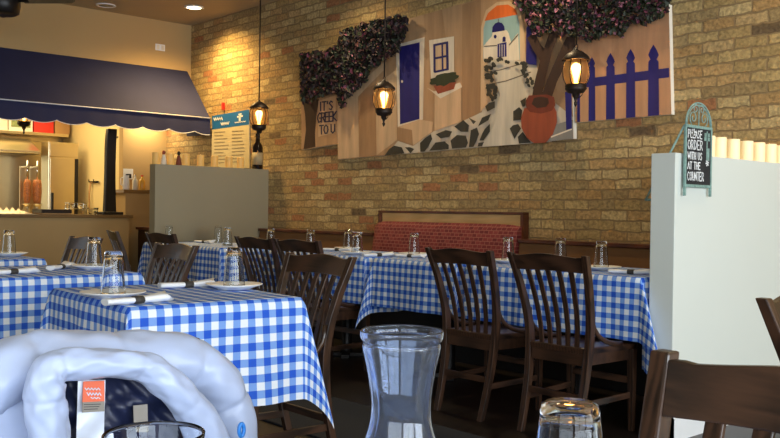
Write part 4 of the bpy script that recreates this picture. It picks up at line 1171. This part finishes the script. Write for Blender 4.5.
# padded back hanging behind the chair
rings = []
for i in range(25):
    z = .34 + .52 * i / 24; q = abs(sin(PI * (z - .34) / .13)) ** .5
    rings.append([(-.085 + (.018 + .028 * q) * cos(a) * (1 if cos(a) < 0 else .4), .29 * (abs(sin(a)) ** .6) * (1 if sin(a) > 0 else -1), z) for a in [2 * PI * k / 32 for k in range(32)]])
shell.rings(rings)
rings = []
for i in range(15):
    z = .34 + .50 * i / 14; q = .85 + .15 * abs(sin(PI * (z - .34) / .17)) ** .5
    rings.append([(-.004 + .034 * q * cos(a), -.06 + .30 * (abs(sin(a)) ** .5) * (1 if sin(a) > 0 else -1), z) for a in [2 * PI * k / 32 for k in range(32)]])
shell.rings(rings)
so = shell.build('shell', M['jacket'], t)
sm = so.modifiers.new('smooth', 'SUBSURF'); sm.levels = 1; sm.render_levels = 1
X1 = -1.095
cp = [loc(J(x, y, X1)) for x, y in ((54, 475), (49, 430), (45, 400), (47, 377), (61, 365.5), (98, 363.5), (138, 366), (163, 379), (187, 403), (206, 431), (224, 468))]
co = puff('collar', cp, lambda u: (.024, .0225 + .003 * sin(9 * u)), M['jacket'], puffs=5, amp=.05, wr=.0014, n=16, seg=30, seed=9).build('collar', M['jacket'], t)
sm = co.modifiers.new('smooth', 'SUBSURF'); sm.levels = 1; sm.render_levels = 1
# lining sheet with folds
X2 = -1.122
mb = MB(); G = []
for i in range(19):
    py = 368 + 94 * i / 18; row = []; xl = 48; xr = min(150 + (py - 368) * .95, 150 + (py - 368) * .85)
    for j in range(27):
        px = xl + (xr - xl) * j / 26
        v = J(px, py, X2 + .007 * sin(j * .5 + i * .8) + .004 * sin(j * 1.3 - i * .5) + .010 * max(0, 1 - abs(py - 408 + (px - 105) * .17) / 9)); row.append(mb.v(loc(v)))
    G.append(row)
for i in range(18):
    for j in range(26): mb.f((G[i][j], G[i][j + 1], G[i + 1][j + 1], G[i + 1][j]), 0, True)
li = mb.build('lining', M['lining'], t)
def patch(name, poly, x, m, par, th=.0015):
    mb = MB().prism([loc(J(px, py, x)) for px, py in poly], (th, 0, 0)); return mb.build(name, m, par)
mb = MB(); G = []
for i in range(15):
    py = 380 + 70 * i / 14
    G.append([mb.v(loc(J(78 + 27.5 * (j / 6) - .15 * i, py, X2 + .018 + .003 * sin(i * .7 + j * .8)))) for j in range(7)])
for i in range(14):
    for j in range(6): mb.f((G[i][j], G[i][j + 1], G[i + 1][j + 1], G[i + 1][j]), 0, True)
rb = mb.build('hanger_ribbon', M['ribbon'], t)
lb = patch('orange_tag', [(82, 402), (104, 401), (104, 380.5), (83, 381.5)], X2 + .023, M['orange'], t); lb['label'] = 'orange woven tag'
mb = MB()
for x0, y0_, x1, am, n in ((85, 389, 100, 1.0, 9), (87, 394, 101, 1.4, 9), (91, 398, 100, .6, 5)):
    ribbon(mb, [(x0 + (x1 - x0) * i / n, y0_ + (am if i % 2 else -am)) for i in range(n + 1)], .9, lambda u, v: loc(J(u, v, X2 + .0250)))
mb.build('tag_lettering', M['ribbon'], lb)
lb2 = patch('size_tag', [(82, 412.5), (104, 411), (104, 401.3), (82, 402.3)], X2 + .023, M['greylabel'], t); lb2['label'] = 'grey printed tag'
mb = MB()
for y in (404.6, 407, 409.4): ribbon(mb, [(84, y), (101 - (y - 404) * .6, y - .5)], .7, lambda u, v: loc(J(u, v, X2 + .0250)))
mb.build('tag_print', M['board'], lb2)
patch('care_label', [(134, 432), (147.5, 432), (147, 404), (133, 405.5)], X2 + .02, M['greylabel'], t)
v = loc(J(241.5, 430, -1.07)); mb = MB(); mb.tube([(v[0], v[1] + .004 * cos(q), v[2] + .009 * sin(q)) for q in [2 * PI * k / 14 for k in range(14)]], .003, 8, loop=True); mb.build('zip_pull', M['bluepull'], t)

# ------------------------------------------------------------------ light
def area(name, loc, rot, sx, sy, e, col):
    l = bpy.data.lights.new(name, 'AREA'); l.shape = 'RECTANGLE'; l.size = sx; l.size_y = sy; l.energy = e; l.color = col[:3]
    o = bpy.data.objects.new(name, l); C.objects.link(o); o.location = loc; o.rotation_euler = rot; return o
def point(name, loc, e, col, r=.03):
    l = bpy.data.lights.new(name, 'POINT'); l.energy = e; l.color = col[:3]; l.shadow_soft_size = r
    o = bpy.data.objects.new(name, l); C.objects.link(o); o.location = loc; return o
def spot(name, loc, e, col, ang=110, blend=.6, rot=(0, 0, 0)):
    l = bpy.data.lights.new(name, 'SPOT'); l.energy = e; l.color = col[:3]; l.spot_size = math.radians(ang); l.spot_blend = blend; l.shadow_soft_size = .06
    o = bpy.data.objects.new(name, l); C.objects.link(o); o.location = loc; o.rotation_euler = rot; return o
DAY = (0.86, 0.93, 1.0); WARM = (1.0, 0.69, 0.29); KIT = (1.0, 0.78, 0.42)
for i, (y0, y1) in enumerate(((-2.7, 1.2), (1.5, 4.9))):
    area('window_daylight', (XR + .22, (y0 + y1) / 2, 1.62), (0, PI / 2, 0), 2.3, y1 - y0 - .1, 260, DAY)
area('window_daylight', (1.6, -3.13, 1.62), (PI / 2, 0, 0), 4.3, 2.3, 150, DAY)  # added daylight fill behind the added front window
spot('downlight', CAN + Vector((0, 0, -.03)), 270, (1.0, .65, .235), 150, 1.0)
for x, e in ((-5.9, 62), (-3.9, 60), (-1.6, 48)): spot('downlight', (x, 4.45, HC - .03), e, (1.0, .76, .44), 150, .9)  # added warm fill washing the brick wall, no fixtures here
for x, y, e in ((-5.2, 1.6, 22), (-8.2, 1.6, 8), (-2.2, 1.6, 10)): spot('downlight', (x, y, HC - .03), e, WARM, 140, .9)  # added warm ambient fill over the aisle, no fixtures here
for p in LPOS: point('lantern_bulb', p + Vector((0, 0, .03)), 4.0, (1.0, .58, .22), .03)
area('kitchen_ceiling_light', (-10.4, 3.2, 2.49), (0, 0, 0), 1.4, 2.2, 62, KIT)
area('kitchen_entry_light', (-9.5, 4.75, 2.1), (0, 0, 0), .2, .4, 7, KIT)

w = bpy.data.worlds.new('street_sky'); bpy.context.scene.world = w; w.use_nodes = True
w.node_tree.nodes['Background'].inputs['Color'].default_value = (.70, .84, 1.0, 1); w.node_tree.nodes['Background'].inputs['Strength'].default_value = 1.2

vs = bpy.context.scene.view_settings
bpy.context.scene.display_settings.display_device = 'sRGB'
vs.view_transform = 'Standard'; vs.look = 'None'; vs.exposure = 0.0; vs.gamma = 1.0; vs.use_curve_mapping = False
